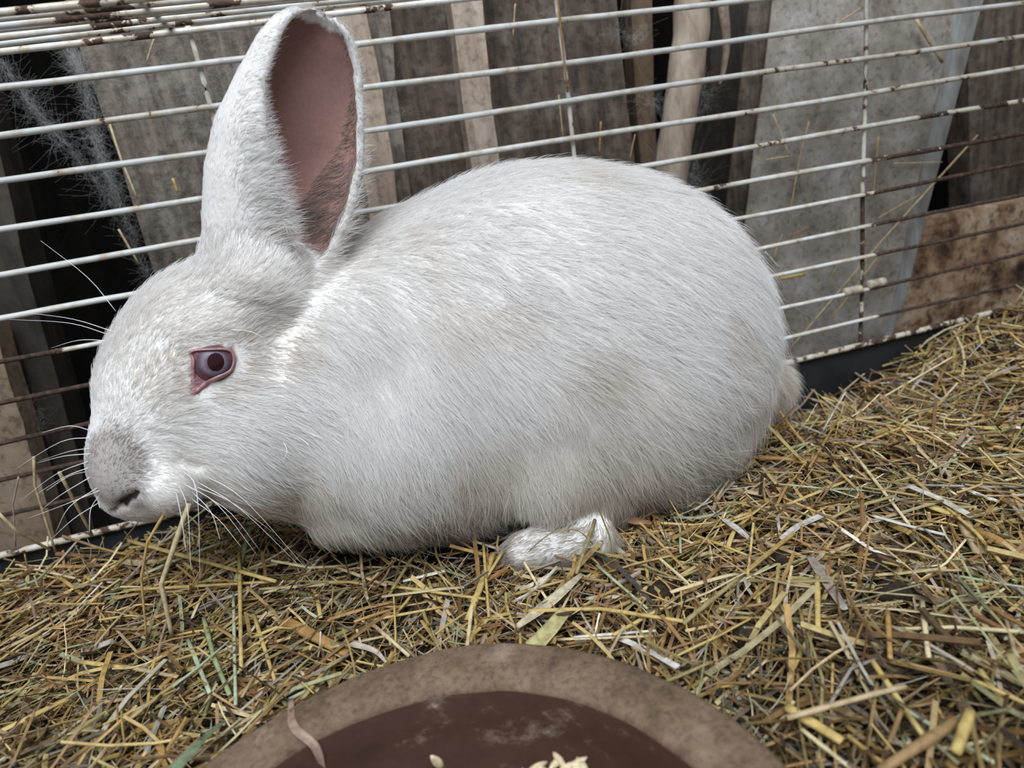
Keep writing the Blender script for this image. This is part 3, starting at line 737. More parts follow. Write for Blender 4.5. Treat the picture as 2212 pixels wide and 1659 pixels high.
for i0 in range(0, n, 40000):
    q = root[i0:i0 + 40000]; d2 = (((q[:, None] - FP[None]) * np.array([1, .75, 1])) ** 2).sum(-1); w = 1 / (d2 + 1e-4) ** 2.2; w /= w.sum(1)[:, None]
    dirv[i0:i0 + 40000] = w @ FD; ln[i0:i0 + 40000] = w @ FL; lk[i0:i0 + 40000] = w @ FK
on1 = (ear_near(root) < .0015) & (body_sdf(root) > .002); on2 = (ear_far(root) < .0015) & (body_sdf(root) > .002); one = on1 | on2
eb = sstep(.0, .012, body_sdf(root)) * one
dirE = np.where(on1[:, None], ear_near.A, ear_far.A)
dirv = dirv * (1 - eb)[:, None] + dirE * eb[:, None]; ln = ln * (1 - eb) + .0040 * eb; lk = lk * (1 - eb) + .18 * eb
wf = (sstep(38, 5, eth - ea1) * on1 * sstep(1.0, .8, ev))[:, None]; ef = wf[:, 0] > .5   # fringe on the curled front margin
dirv = dirv * (1 - wf) + wf * (ear_near.U * .72 + ear_near.A * .6 + ear_near.N * .10)
ln = ln * (1 - wf[:, 0]) + wf[:, 0] * (.0040 + .0095 * sstep(.75, .25, ev)); lk = lk * (1 - wf[:, 0]) + wf[:, 0] * .22
dirv[f1] = ear_near.U * .72 + ear_near.A * .75; ln[f1] = .0065 + .004 * sstep(.6, .2, ev[f1]); lk[f1] = .22; ln[f1] = np.minimum(ln[f1], .030 * np.radians(ea0[f1] - eth[f1]) + .0008)
ln *= .28 + .72 * sstep(.0, .007, ed)
rim = on1 & ~f1 & ~f2 & ~ef & (ea0 - eth < 30); ln[rim] = .0022
# tangent, wave, clumps
dirv += .30 * np.c_[vnoise(root, 70, 1), vnoise(root, 70, 2), vnoise(root, 70, 3)] * (1 - .6 * one)[:, None]
dirv += .20 * np.c_[vnoise(root, 210, 4), vnoise(root, 210, 5), vnoise(root, 210, 6)]
dirv += .13 * fr.normal(size=(n, 3))
tan = dirv - nor * (dirv * nor).sum(1)[:, None]; tan /= np.linalg.norm(tan, axis=1)[:, None] + 1e-9
guard = fr.random(n) < .10
ln = ln * (.70 + .45 * fr.random(n)) * (1 + .18 * vnoise(root, 45, 8)); ln[guard & ~one] *= 1.28
lk = lk * (.75 + .5 * fr.random(n)) + np.where(guard & (ln > .005), .05, 0) + .04 * vnoise(root, 90, 12)
cs = .0048; ci = np.floor(root / cs); jj = np.c_[hash3(*ci.T.astype(np.int64), 1), hash3(*ci.T.astype(np.int64), 2), hash3(*ci.T.astype(np.int64), 3)]
pull = (ci + .15 + .7 * jj) * cs - root; pull -= nor * (pull * nor).sum(1)[:, None]
c2 = .0021; ci2 = np.floor(root / c2).astype(np.int64); j2 = np.c_[hash3(*ci2.T, 4), hash3(*ci2.T, 5), hash3(*ci2.T, 6)]
p2 = (ci2 + .1 + .8 * j2) * c2 - root; p2 -= nor * (p2 * nor).sum(1)[:, None]
lift2 = hash3(*ci2.T, 7) - .5; lk = lk * (1 + .55 * lift2); ln = ln * (1 + .30 * (hash3(*ci2.T, 8) - .5))
pull *= (np.where(guard, .05, .26) * (1 - .7 * one) * sstep(.003, .012, ln))[:, None]
NP = 6; pos = np.zeros((n, NP, 3), np.float32); ts = np.linspace(0, 1, NP)
bend = fr.normal(size=(n, 3)) * .10; bend -= nor * (bend * nor).sum(1)[:, None]
for k, t in enumerate(ts):
    pos[:, k] = root - nor * .0004 + (ln * t)[:, None] * tan + nor * (ln * lk * (1.25 * t - .62 * t * t))[:, None] + pull * t ** 1.5 + p2 * ((np.where(guard, .1, .8)) * (1 - .75 * one) * sstep(.006, .014, ln) * t ** 1.2)[:, None] + bend * (ln * t * t)[:, None] + np.array([0, 0, -1]) * (ln * .07 * t * t)[:, None]
gmin = ground(pos[:, -1, 0], pos[:, -1, 1])
# coat colour: white with cream undercoat stains, belly shade painted in with them, taupe nose
nm = nosemask(root)
stain_shade = np.clip(.62 * sstep(.155, .06, root[:, 2]) + .35 * sstep(.25, .7, vnoise(root, 26, 21)) + .25 * sstep(.2, .8, vnoise(root, 9, 22)), 0, .8)
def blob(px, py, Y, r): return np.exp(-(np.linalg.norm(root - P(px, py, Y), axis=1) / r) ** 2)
stain_shade = np.clip(stain_shade + .5 * blob(1250, 425, .40, .022) + .45 * blob(1640, 880, .41, .035) + .35 * blob(640, 1080, .37, .03) + .3 * blob(350, 1040, .345, .018) + .5 * blob(1090, 690, .335, .012), 0, 1)
hc = np.array([.93, .925, .925]) * (1 - stain_shade)[:, None] + np.array([.74, .665, .575]) * stain_shade[:, None]
hc *= (1 + .04 * fr.normal(size=n))[:, None]
hc = hc * (1 - nm)[:, None] + np.array([.40, .355, .33]) * nm[:, None]
ndk = np.clip(np.exp(-(np.linalg.norm(root - trace(272, 1062), axis=1) / .0085) ** 2), 0, 1); hc = hc * (1 - .75 * ndk)[:, None]
hc[f1] = np.array([.44, .375, .335]) * (1 + .15 * fr.normal(size=(f1.sum(), 1)))
etip = on1 & (ev > .5); hc[etip] *= np.array([.88, .86, .85])
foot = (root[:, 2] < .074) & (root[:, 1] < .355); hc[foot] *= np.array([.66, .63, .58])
hc = np.clip(hc, .05, .97)
rad0 = np.where(guard, .000095, .000060) * np.where(ln < .007, .8, 1.0)
prof = np.array([1.0, 1.0, .92, .78, .52, .14])
def hairmat():
    m = bpy.data.materials.new('rabbit_fur'); m.use_nodes = True; nt = m.node_tree; nt.nodes.clear(); out = nd(nt, 'ShaderNodeOutputMaterial')
    at = nd(nt, 'ShaderNodeAttribute', attribute_name='col'); hi = nd(nt, 'ShaderNodeHairInfo')
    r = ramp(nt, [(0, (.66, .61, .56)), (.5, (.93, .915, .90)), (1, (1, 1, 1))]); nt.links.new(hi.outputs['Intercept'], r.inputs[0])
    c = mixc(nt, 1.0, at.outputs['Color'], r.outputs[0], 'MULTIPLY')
    df = nd(nt, 'ShaderNodeBsdfDiffuse'); tr = nd(nt, 'ShaderNodeBsdfTranslucent'); gl = nd(nt, 'ShaderNodeBsdfAnisotropic'); gl.inputs['Roughness'].default_value = .38
    for q in (df, tr): nt.links.new(c, q.inputs[0])
    m1 = nd(nt, 'ShaderNodeMixShader'); m1.inputs[0].default_value = .42; nt.links.new(df.outputs[0], m1.inputs[1]); nt.links.new(tr.outputs[0], m1.inputs[2])
    m2 = nd(nt, 'ShaderNodeMixShader'); m2.inputs[0].default_value = .045; nt.links.new(m1.outputs[0], m2.inputs[1]); nt.links.new(gl.outputs[0], m2.inputs[2])
    nt.links.new(m2.outputs[0], out.inputs[0]); return m
M_fur = hairmat()
def hair_object(name, pos, rad, m, parent, loc, colr=None):
    n, k = pos.shape[:2]; cu = bpy.data.hair_curves.new(name); cu.add_curves([k] * n)
    cu.attributes['position'].data.foreach_set('vector', (pos - np.asarray(loc)).astype(np.float32).ravel())
    a = cu.attributes.get('radius') or cu.attributes.new('radius', 'FLOAT', 'POINT'); a.data.foreach_set('value', rad.astype(np.float32).ravel())
    if colr is not None:
        a = cu.attributes.new('col', 'FLOAT_COLOR', 'CURVE'); a.data.foreach_set('color', np.c_[colr, np.ones(n)].astype(np.float32).ravel())
    cu.materials.append(m); o = bpy.data.objects.new(name, cu); col.objects.link(o)
    if parent is not None: o.parent = parent
    else: o.location = loc
    return o
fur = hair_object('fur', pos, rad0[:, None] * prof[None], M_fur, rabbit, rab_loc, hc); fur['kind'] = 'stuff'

# whiskers: (start px, via px, end px), depth at start and end
M_whisk = plain('white_whisker', (.88, .88, .88), .4, .05, 100)
WH = [((196, 930), (150, 920), (90, 935), .01), ((197, 945), (130, 955), (30, 1015), .02), ((200, 968), (150, 975), (85, 996), .03), ((200, 980), (140, 985), (80, 1000), .015), ((195, 995), (120, 1025), (40, 1085), .03),
      ((193, 1010), (140, 1030), (75, 1070), .02), ((192, 1018), (150, 1028), (100, 1060), -.01), ((196, 1058), (150, 1095), (120, 1150), .0), ((202, 1072), (196, 1100), (193, 1150), -.02), ((200, 1064), (140, 1090), (60, 1120), .02),
      ((215, 1085), (160, 1120), (110, 1165), .0), ((196, 1030), (130, 1070), (85, 1105), .015),
      ((393, 1015), (425, 1062), (432, 1260), -.03), ((396, 1045), (470, 1090), (556, 1200), -.02), ((425, 1040), (520, 1100), (660, 1235), -.01), ((440, 1026), (530, 1082), (682, 1252), -.005), ((412, 1060), (455, 1105), (475, 1165), -.03),
      ((410, 1075), (470, 1120), (520, 1180), -.02), ((385, 1045), (405, 1100), (412, 1230), -.03), ((420, 1050), (500, 1085), (590, 1150), .0), ((380, 1060), (392, 1120), (402, 1190), -.03), ((440, 1068), (500, 1110), (562, 1190), -.01),
      ((236, 722), (160, 690), (62, 676), .02), ((238, 724), (150, 698), (20, 690), .03), ((222, 740), (170, 735), (110, 752), .02), ((250, 672), (190, 600), (88, 520), .02), ((495, 712), (540, 716), (575, 732), -.004), ((640, 940), (665, 960), (675, 985), -.002), ((610, 950), (620, 975), (608, 1000), -.002)]
for a, b, c, dY in WH:
    h, hn = on_rabbit(*a)
    if h is None:
        h, hn = on_rabbit(a[0] + 14, a[1] - 4)
        if h is None: h = P(a[0], a[1], .37)
    Y0 = h[1]
    p0 = P(a[0], a[1], Y0 + .001) if on_rabbit(*a)[0] is not None else h
    pts = bez([p0, P(b[0], b[1], Y0 - .006 + dY * .5), P(c[0], c[1], Y0 - .006 + dY)], 9)
    V, F = tube_arrays(pts, np.linspace(.00020, .00006, 9), 4)
    link('whisker', mesh('whisker', V - rab_loc, F, M_whisk), rabbit)
# ------------------------------------------------------------------ bedding
xs = np.linspace(-.494, .874, 230); ys = np.linspace(-.044, .479, 100)
XX, YY = np.meshgrid(xs, ys, indexing='ij'); ZZ = ground(XX, YY) - .016 + vnoise(np.c_[XX.ravel(), YY.ravel(), 0 * XX.ravel()], 90, 15).reshape(XX.shape) * .0025
inb = np.hypot(XX - BC[0], YY - BC[1]) < BR + .004; ZZ[inb] = .006
V = np.stack([XX, YY, ZZ], -1).reshape(-1, 3); I = np.arange(len(V)).reshape(XX.shape)
F = np.stack([I[:-1, :-1], I[1:, :-1], I[1:, 1:], I[:-1, 1:]], -1).reshape(-1, 4)
litter = link('litter', fastmesh('litter', V, F, M_soil)); tag(litter, 'dark damp litter under the hay in the tray', 'litter', kind='stuff')

PAL = np.array([[.52, .335, .115], [.62, .45, .19], [.70, .57, .33], [.37, .215, .085], [.24, .138, .060], [.35, .26, .18], [.46, .385, .31], [.33, .30, .12], [.42, .43, .22], [.10, .065, .034], [.74, .68, .56]])
PAL2 = np.array([[.16, .098, .042], [.10, .062, .030], [.055, .036, .020], [.22, .135, .055], [.13, .10, .07], [.16, .15, .07], [.30, .19, .075]]) * .62  # brown lower straw, darkened further so gaps between stalks read as shaded
PW = np.array([.19, .17, .10, .14, .10, .08, .05, .05, .03, .05, .03]); PW /= PW.sum()
def hay_field(n, lmin, lmax, wmin, wmax, zlo, zhi, pitch, seed, flat=.5, sides=4, segs=3, pal=None):
    r = np.random.default_rng(seed)
    n = int(n * 1.22); m = int(n * 1.9); x = r.uniform(-.40, .82, m); y = r.uniform(.06, .474, m)
    # keep what the photograph or a step to the side can see
    keep = (np.hypot(x - BC[0], y - BC[1]) > BR + .004) & (x > -.62 * y - .13) & (x < 1.25 * y + .25)
    keep &= ~((((x - .10) / .165) ** 2 + ((y - .412) / .058) ** 2) < 1)
    x, y = x[keep][:n], y[keep][:n]; n = len(x)
    L = lmin + (lmax - lmin) * r.beta(1.3, 2.6, n); w = wmin + (wmax - wmin) * r.beta(1.2, 3.0, n)
    flow = vnoise(np.c_[x, y, 0 * x], 7, 70 + seed) * 1.9 + np.where(x > .15, -.75, .5)
    a = np.where(r.random(n) < .45, flow + r.normal(0, .45, n), r.uniform(0, math.pi, n))
    pt = r.normal(0, pitch, n)
    d = np.c_[np.cos(a) * np.cos(pt), np.sin(a) * np.cos(pt), np.sin(pt)]
    z = ground(x, y) + r.uniform(zlo, zhi, n)
    c = np.c_[x, y, z + np.abs(np.sin(pt)) * L * .22]
    s = np.c_[-np.sin(a), np.cos(a), 0 * a]; u = np.cross(d, s)
    roll = r.uniform(-.9, .9, n)[:, None]; s, u = s * np.cos(roll) + u * np.sin(roll), u * np.cos(roll) - s * np.sin(roll)
    bend = r.normal(0, .10, n); bz = r.normal(0, .05, n)
    col_ = (PAL[r.choice(len(PAL), n, p=PW)] if pal is None else pal[r.choice(len(pal), n)]) * r.uniform(.72, 1.18, (n, 1)) * (1 + r.normal(0, .04, (n, 3)))
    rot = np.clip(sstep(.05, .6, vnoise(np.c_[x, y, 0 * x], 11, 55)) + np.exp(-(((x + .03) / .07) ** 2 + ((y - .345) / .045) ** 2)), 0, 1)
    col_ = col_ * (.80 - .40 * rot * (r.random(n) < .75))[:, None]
    ts = np.linspace(-.5, .5, segs + 1); VV = np.zeros((n, segs + 1, sides, 3), np.float32)
    fl = np.where(r.random(n) < .35, .16, flat)
    kink = r.uniform(-.3, .3, n) * (r.random(n) < .3)
    for i, t in enumerate(ts):
        cc = c + d * (L * t)[:, None] + s * (bend * L * (t * t * 2) + kink * L * np.maximum(t, 0))[:, None] + np.array([0, 0, 1]) * (bz * L * (.5 - 2 * t * t))[:, None]
        gz = ground(cc[:, 0], cc[:, 1]) - .015; cc[:, 2] = np.maximum(cc[:, 2], gz)
        cc[:, 1] = np.minimum(cc[:, 1], .4765)
        rad2 = (cc[:, 0] - BC[0]) ** 2 + (cc[:, 1] - BC[1]) ** 2; rr = np.sqrt(rad2); lim = BR + .0035
        f = np.where(rr < lim, lim / np.maximum(rr, 1e-6), 1.0); cc[:, 0] = BC[0] + (cc[:, 0] - BC[0]) * f; cc[:, 1] = BC[1] + (cc[:, 1] - BC[1]) * f
        for k in range(sides):
            b = 2 * math.pi * (k + .5) / sides
            VV[:, i, k] = cc + s * (math.cos(b) * w)[:, None] + u * (math.sin(b) * w * fl)[:, None]
    base = (np.arange(n) * (segs + 1) * sides)[:, None]; fs = []
    for i in range(segs):
        for k in range(sides): fs.append([i * sides + k, i * sides + (k + 1) % sides, (i + 1) * sides + (k + 1) % sides, (i + 1) * sides + k])
    if sides == 4: fs += [[3, 2, 1, 0], [segs * 4, segs * 4 + 1, segs * 4 + 2, segs * 4 + 3]]
    Fc = (base[:, :, None] + np.array(fs)[None]).reshape(-1, 4)
    return VV.reshape(-1, 3), Fc, np.repeat(col_, (segs + 1) * sides, 0)
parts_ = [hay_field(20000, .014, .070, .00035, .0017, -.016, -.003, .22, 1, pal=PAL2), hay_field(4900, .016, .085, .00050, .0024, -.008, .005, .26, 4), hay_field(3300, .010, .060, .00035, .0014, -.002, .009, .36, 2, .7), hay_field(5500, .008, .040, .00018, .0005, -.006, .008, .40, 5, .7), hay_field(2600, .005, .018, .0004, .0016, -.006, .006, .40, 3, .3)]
Vs, Fs, Cs, off = [], [], [], 0
for a, b, c in parts_: Vs.append(a); Fs.append(b + off); Cs.append(c); off += len(a)
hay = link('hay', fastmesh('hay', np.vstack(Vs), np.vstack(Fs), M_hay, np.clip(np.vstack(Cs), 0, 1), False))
tag(hay, 'thick mat of chopped golden hay and straw bedding', 'hay', kind='stuff')

# ------------------------------------------------------------------ single stalks that lie on top
C = {'gold': (.58, .42, .155), 'pale': (.68, .56, .34), 'white': (.72, .68, .60), 'brown': (.32, .20, .09), 'orange': (.45, .255, .09), 'tan': (.50, .38, .22), 'olive': (.35, .285, .125), 'green': (.33, .40, .20), 'palegreen': (.44, .50, .33), 'grey': (.40, .345, .30), 'dark': (.085, .075, .065), 'yellow': (.60, .445, .16)}
WORD = {'gold': 'golden', 'pale': 'pale straw-yellow', 'white': 'bleached whitish', 'brown': 'dull brown', 'orange': 'orange-brown', 'tan': 'tan', 'olive': 'olive', 'green': 'green', 'palegreen': 'pale green', 'grey': 'grey-brown', 'dark': 'blackened', 'yellow': 'bright yellow'}
def stalk_obj(name, pts, w, flat, tint, nodes=True, sides=6, up=(0, 0, 1), taper=.85, smooth_curve=False):
    pts = np.asarray(pts, float); nseg = 9 if len(pts) > 2 or smooth_curve else 6
    if smooth_curve: q = bez(pts, 14)
    else:
        seg = np.linalg.norm(np.diff(pts, axis=0), axis=1); cum = np.r_[0, np.cumsum(seg)]; tt = np.unique(np.r_[np.linspace(0, cum[-1], nseg), cum])
        q = np.c_[[np.interp(tt, cum, pts[:, k]) for k in range(3)]].T
    t = np.linspace(0, 1, len(q)); rad = w * (1 - (1 - taper) * t)
    if nodes and not smooth_curve: rad = rad * np.where(np.isclose(np.mod(np.arange(len(q)), 4), 2), 1.13, 1.0)
    V, F = tube_arrays(q, rad, sides, flat, up); o0 = q[q[:, 2].argmin()].copy()
    o = link(name, mesh(name, V - o0, F, M_straw), None, o0); o['tint'] = [float(a) * .86 for a in tint] + [1.0]; return o
def lay(pxs, lift=.004): return [PG(a, b, lift) for a, b in pxs]
def ups(pxs, ysl): return [P(a, b, y) for (a, b), y in zip(pxs, ysl)]
# (px points, half width mm, flatness, colour, lift mm, kind, label)
ST = [
    ([(278, 1168), (596, 1256)], 1.5, .8, 'gold', 13, 'straw_stalk', 'thick golden straw stalk slanting across the hay under the chin'),
    ([(269, 1275), (596, 1256)], 1.1, .8, 'gold', 10, 'straw_stalk', 'golden stalk meeting the thick slanting stalk at its end'),
    ([(711, 1262), (560, 1272)], 1.5, .3, 'tan', 8, 'straw_stalk', 'flat tan straw piece beside the rabbit chest'),
    ([(45, 1223), (162, 1249)], 1.0, .8, 'pale', 9, 'straw_stalk', None),
    ([(171, 1429), (265, 1441)], 1.5, .5, 'yellow', 9, 'straw_stalk', 'bright yellow straw end lying in the loose hay'),
    ([(262, 1438), (384, 1462)], 1.3, .5, 'tan', 9, 'straw_stalk', 'pinkish tan straw joined to the bright yellow end'),
    ([(440, 1335), (462, 1420), (496, 1501)], 1.3, .8, 'green', 9, 'green_grass', 'longer fresh green grass stem in the hay'),
    ([(406, 1382), (453, 1497)], 1.2, .6, 'palegreen', 10, 'green_grass', 'shorter pale green grass stem beside the longer one'),
    ([(517, 1194), (521, 1448)], 1.2, .9, 'gold', 12, 'straw_stalk', 'long straight golden stalk reaching from chest towards the bowl'),
    ([(543, 1134), (509, 1253)], 1.6, .35, 'green', 12, 'green_grass', 'folded green grass blade under the rabbit chest'),
    ([(504, 1279), (509, 1523)], 1.0, .8, 'palegreen', 9, 'straw_stalk', 'long pale green stalk reaching to the bowl side'),
    ([(549, 1330), (594, 1471)], 1.1, .8, 'gold', 9, 'straw_stalk', None),
    ([(615, 1339), (752, 1411)], 3.6, .3, 'orange', 6, 'straw_stalk', 'broad orange-brown ribbed straw half sunk in the hay'),
    ([(626, 1454), (688, 1491)], 1.8, .5, 'pale', 8, 'straw_stalk', None),
    ([(632, 1478), (564, 1548)], 1.3, .6, 'yellow', 8, 'straw_stalk', None),
    ([(988, 1134), (888, 1208), (839, 1287)], 1.2, .8, 'olive', 9, 'straw_stalk', 'bent olive stalk in front of the rabbit belly'),
    ([(858, 1268), (1000, 1288), (1049, 1294)], 1.0, .8, 'gold', 10, 'straw_stalk', None),
    ([(924, 1217), (1000, 1287)], .8, .8, 'gold', 9, 'straw_stalk', None),
    ([(1065, 1195), (1010, 1339)], 2.2, .4, 'gold', 10, 'straw_stalk', 'split golden straw with frayed top by the hind foot'),
    ([(1044, 1173), (1056, 1333)], .9, .9, 'gold', 13, 'straw_stalk', None),
    ([(779, 1176), (782, 1236), (794, 1295)], 1.0, .8, 'tan', 11, 'straw_stalk', None),
    ([(729, 1226), (835, 1265)], 1.2, .6, 'tan', 9, 'straw_stalk', None),
    ([(809, 1352), (884, 1417)], 1.1, .8, 'pale', 9, 'straw_stalk', None),
    ([(801, 1340), (961, 1310)], .9, .8, 'gold', 8, 'straw_stalk', None),
    ([(714, 1398), (846, 1371)], 1.1, .4, 'tan', 9, 'straw_stalk', None),
    ([(706, 1339), (798, 1311), (852, 1299)], 1.5, .35, 'orange', 8, 'straw_stalk', 'flat orange-brown curved straw before the chest'),
    ([(961, 1233), (871, 1255)], 1.5, .4, 'white', 9, 'straw_stalk', None),
    ([(1100, 1325), (1056, 1336), (1007, 1388)], 1.1, .8, 'gold', 9, 'straw_stalk', 'bent golden stalk touching the rim of the bowl'),
    ([(1285, 1123), (1245, 1239)], 1.1, .9, 'olive', 22, 'straw_stalk', 'olive stalk leaning over the hind foot'),
    ([(1131, 1320), (1296, 1315), (1475, 1342)], 1.2, .8, 'gold', 12, 'straw_stalk', 'long golden stalk lying across the broad yellow leaf'),
    ([(1475, 1347), (1594, 1250)], 1.3, .8, 'olive', 11, 'straw_stalk', None),
    ([(1204, 1381), (1410, 1374)], .9, .5, 'pale', 9, 'straw_stalk', None),
    ([(1240, 1376), (1417, 1362)], .9, .5, 'white', 10, 'straw_stalk', None),
    ([(1289, 1221), (1399, 1315)], .9, .7, 'palegreen', 9, 'straw_stalk', None),
    ([(1097, 1174), (1018, 1300)], 1.0, .7, 'gold', 10, 'straw_stalk', None),
    ([(1569, 1315), (1681, 1300), (1700, 1330)], .9, .6, 'brown', 9, 'straw_stalk', None),
    ([(1435, 1474), (1537, 1430)], .9, .8, 'olive', 8, 'straw_stalk', None),
    ([(1837, 970), (1964, 1133)], 1.1, .6, 'pale', 11, 'straw_stalk', 'long pale yellow stalk behind the rump, above the white strip'),
    ([(1936, 1002), (2110, 1152), (2185, 1243)], 1.1, .7, 'gold', 12, 'straw_stalk', 'longest golden stalk crossing the split bleached straw'),
    ([(1984, 1082), (2076, 1120)], 2.6, .4, 'yellow', 9, 'straw_stalk', 'yellow split straw beside the bleached one'),
    ([(2081, 1125), (2117, 1195)], 3.6, .3, 'tan', 8, 'straw_stalk', None),
    ([(2108, 1143), (2235, 1208)], 3.0, .5, 'orange', 9, 'straw_stalk', 'broad orange-brown straw beside the split bleached one'),
    ([(1765, 1243), (1767, 1366)], 1.4, .6, 'yellow', 10, 'straw_stalk', 'straight yellow stalk beside the grey crumpled leaf'),
    ([(1794, 1194), (1907, 1145)], 1.3, .5, 'tan', 9, 'straw_stalk', None),
    ([(1700, 1551), (1900, 1496), (1956, 1483)], 1.2, .9, 'tan', 14, 'straw_stalk', 'long tan stalk lying level near the bowl'),
    ([(1886, 1430), (1997, 1594)], 1.2, .8, 'yellow', 11, 'straw_stalk', None),
    ([(2095, 1539), (2064, 1625)], 2.0, .9, 'yellow', 18, 'straw_stalk', 'short thick yellow stalk poking up beside the brown one'),
    ([(2066, 1558), (1900, 1665)], 2.1, .8, 'brown', 15, 'straw_stalk', 'thick dull brown stalk beside the short yellow one'),
    ([(2117, 1447), (2168, 1519)], 1.2, .6, 'yellow', 9, 'straw_stalk', None),
    ([(1731, 1575), (1837, 1659)], 1.0, .6, 'pale', 9, 'straw_stalk', None),
    ([(1700, 1527), (1820, 1601)], 2.4, .45, 'yellow', 8, 'straw_stalk', None),
    ([(1907, 1495), (1989, 1553), (2158, 1654)], 1.0, .7, 'palegreen', 8, 'straw_stalk', 'long pale green stalk under the yellow ones'),
    ([(1917, 1314), (1923, 1423)], 1.2, .7, 'orange', 10, 'straw_stalk', None),
    ([(1992, 1300), (2006, 1425)], 1.2, .6, 'pale', 10, 'straw_stalk', None),
    ([(1596, 985), (1788, 996)], 2.2, .4, 'orange', 7, 'straw_stalk', 'broad yellow-brown straw lying behind the rump'),
    ([(1960, 795), (2212, 700)], 1.3, .5, 'yellow', 6, 'straw_stalk', 'yellow straw lying along the tray edge'),
    ([(1748, 1010), (1806, 912)], .9, .7, 'orange', 12, 'straw_stalk', None),
    ([(1842, 968), (2000, 900)], 1.0, .7, 'gold', 10, 'straw_stalk', None),
    ([(1700, 1090), (1900, 1010)], 1.2, .6, 'gold', 9, 'straw_stalk', None),
]
def region(p):
    x, y = p[0], p[1]; u_, v_ = project(p)
    if v_ < 1010 and x > .2: return 'behind the rump' if x < .40 else 'by the tray edge beyond the rump'
    if x > .27: return 'near the droppings' if v_ < 1300 else 'in the hay beyond the droppings'
    if x > .12: return 'between the droppings and the bowl' if v_ > 1250 else 'behind the hind foot'
    if x > .035: return 'between the hind foot and the bowl'
    if x > -.06 and v_ < 1420: return 'between the chest and the bowl'
    if v_ < 1300: return 'under the rabbit chin'
    return 'beside the green grass' if u_ > 330 else 'in the loose hay beyond the green grass'
def tag_stalk(o, colr, lab, where=None, p=None, size=''):
    if lab: return tag(o, lab, 'grass' if 'grass' in o.name else 'straw', kind='thing')
    where = where or region(p)
    return tag(o, ' '.join(('%s %s straw stalk lying %s' % (size, WORD[colr], where)).split()), 'straw', ' '.join(('%s %s straw stalks %s' % (size, WORD[colr], where)).split()))
def size_of(L, w, fl): return ('short' if L < .030 else 'long' if L > .046 else '') + (' flat' if fl < .5 else '')
for pxs, w, fl, colr, lift, nm_, lab in ST:
    o = stalk_obj(nm_, lay(pxs, lift * .001), w * .001, fl, C[colr]); _q = lay(pxs, .004); tag_stalk(o, colr, lab, None, np.mean(_q, axis=0), size_of(np.linalg.norm(_q[0] - _q[-1]), w, fl))
# upright ones by the muzzle and along the wire
UPR = [
    ([(408, 1087), (348, 1262), (374, 1386)], None, 1.35, 'pale', 'stout pale stalk standing in front of the chin'),
    ([(391, 1048), (318, 1172), (305, 1249), (318, 1392)], None, .75, 'gold', 'thin kinked golden stalk standing in front of the muzzle'),
    ([(128, 1020), (199, 1157)], (.41, .43), 1.1, 'tan', 'tan stalk sticking up beside the nose whiskers'),
    ([(73, 986), (75, 1048), (120, 1193)], (.43, .432, .437), .9, 'tan', 'kinked stalk standing by the mud-stained board end'),
    ([(-6, 1106), (38, 1149), (107, 1187)], (.40, .405, .425), 1.0, 'pale', 'pale stalk rising from the hay towards the cage wire'),
    ([(40, 1030), (28, 1090), (34, 1180)], (.44, .445, .45), .5, 'grey', None),
]
for pxs, ysl, w, colr, lab in UPR:
    if ysl is None:
        g = PG(*pxs[-1], .004); pts = [P(a, b, g[1] - .004 * k) for k, (a, b) in enumerate(reversed(pxs))][::-1]
    else: pts = ups(pxs, ysl)
    o = stalk_obj('straw_stalk', pts, w * .001, .9, C[colr], up=(0, -1, .2)); tag_stalk(o, colr, lab, 'upright by the cage wall')
WALLST = [([(2112, 292), (1905, 520), (1700, 762)], .505, 1.0, 'tan', 'long tan stalk leaning across the metal sheet'), ([(1748, 262), (1730, 330), (1702, 482)], .538, .8, 'tan', None), ([(1670, 246), (1706, 338)], .542, .6, 'pale', None), ([(1654, 345), (1712, 336)], .542, .6, 'pale', None), ([(1988, 420), (1895, 472)], .535, .9, 'tan', None),
    ([(1898, 295), (1886, 430)], .540, .6, 'yellow', None), ([(1932, 353), (2036, 350)], .543, .5, 'pale', None), ([(1844, 460), (1835, 520), (1790, 610)], .535, .6, 'tan', None), ([(1670, 560), (1690, 505)], .535, .7, 'tan', None), ([(1652, 543), (1684, 580)], .520, .9, 'white', None), ([(1685, 602), (1740, 592)], .52, 1.6, 'yellow', None),
    ([(1750, 490), (1702, 510)], .54, .5, 'orange', None), ([(1896, 555), (1795, 690)], .53, .7, 'gold', None), ([(1660, 660), (1712, 715)], .52, .6, 'pale', None), ([(1690, 645), (1750, 688)], .52, .6, 'grey', None), ([(1860, 18), (1790, 62)], .541, .7, 'tan', None), ([(1978, 40), (2036, 135)], .540, 1.9, 'tan', 'flat pale wood sliver stuck to the metal sheet'),
    ([(1205, 0), (1226, 200)], .4735, .7, 'orange', 'orange-brown stalk caught beside the cage wire'), ([(1207, 205), (1217, 303)], .55, .7, 'tan', None), ([(1298, 262), (1295, 335)], .55, .8, 'orange', None), ([(1372, 290), (1360, 345)], .55, .5, 'tan', None), ([(237, 268), (262, 345), (297, 430)], .572, .8, 'pale', 'pale stalk hanging on the cobwebbed plank'), ([(333, 82), (316, 135)], .56, .6, 'tan', None), ([(373, 385), (384, 416)], .573, 1.1, 'yellow', None), ([(256, 495), (300, 570)], .56, .8, 'pale', None), ([(1113, 8), (1108, 80)], .57, .6, 'tan', None)]
for pxs, Y, w, colr, lab in WALLST:
    o = stalk_obj('straw_stalk', [P(a, b, Y) for a, b in pxs], w * .001, .6, C[colr], up=(0, -1, 0)); tag_stalk(o, colr, lab, ('against the metal sheet' if pxs[0][0] > 1600 else 'against the planks behind the cage'), None, 'short' if abs(pxs[0][1] - pxs[-1][1]) < 70 else '')
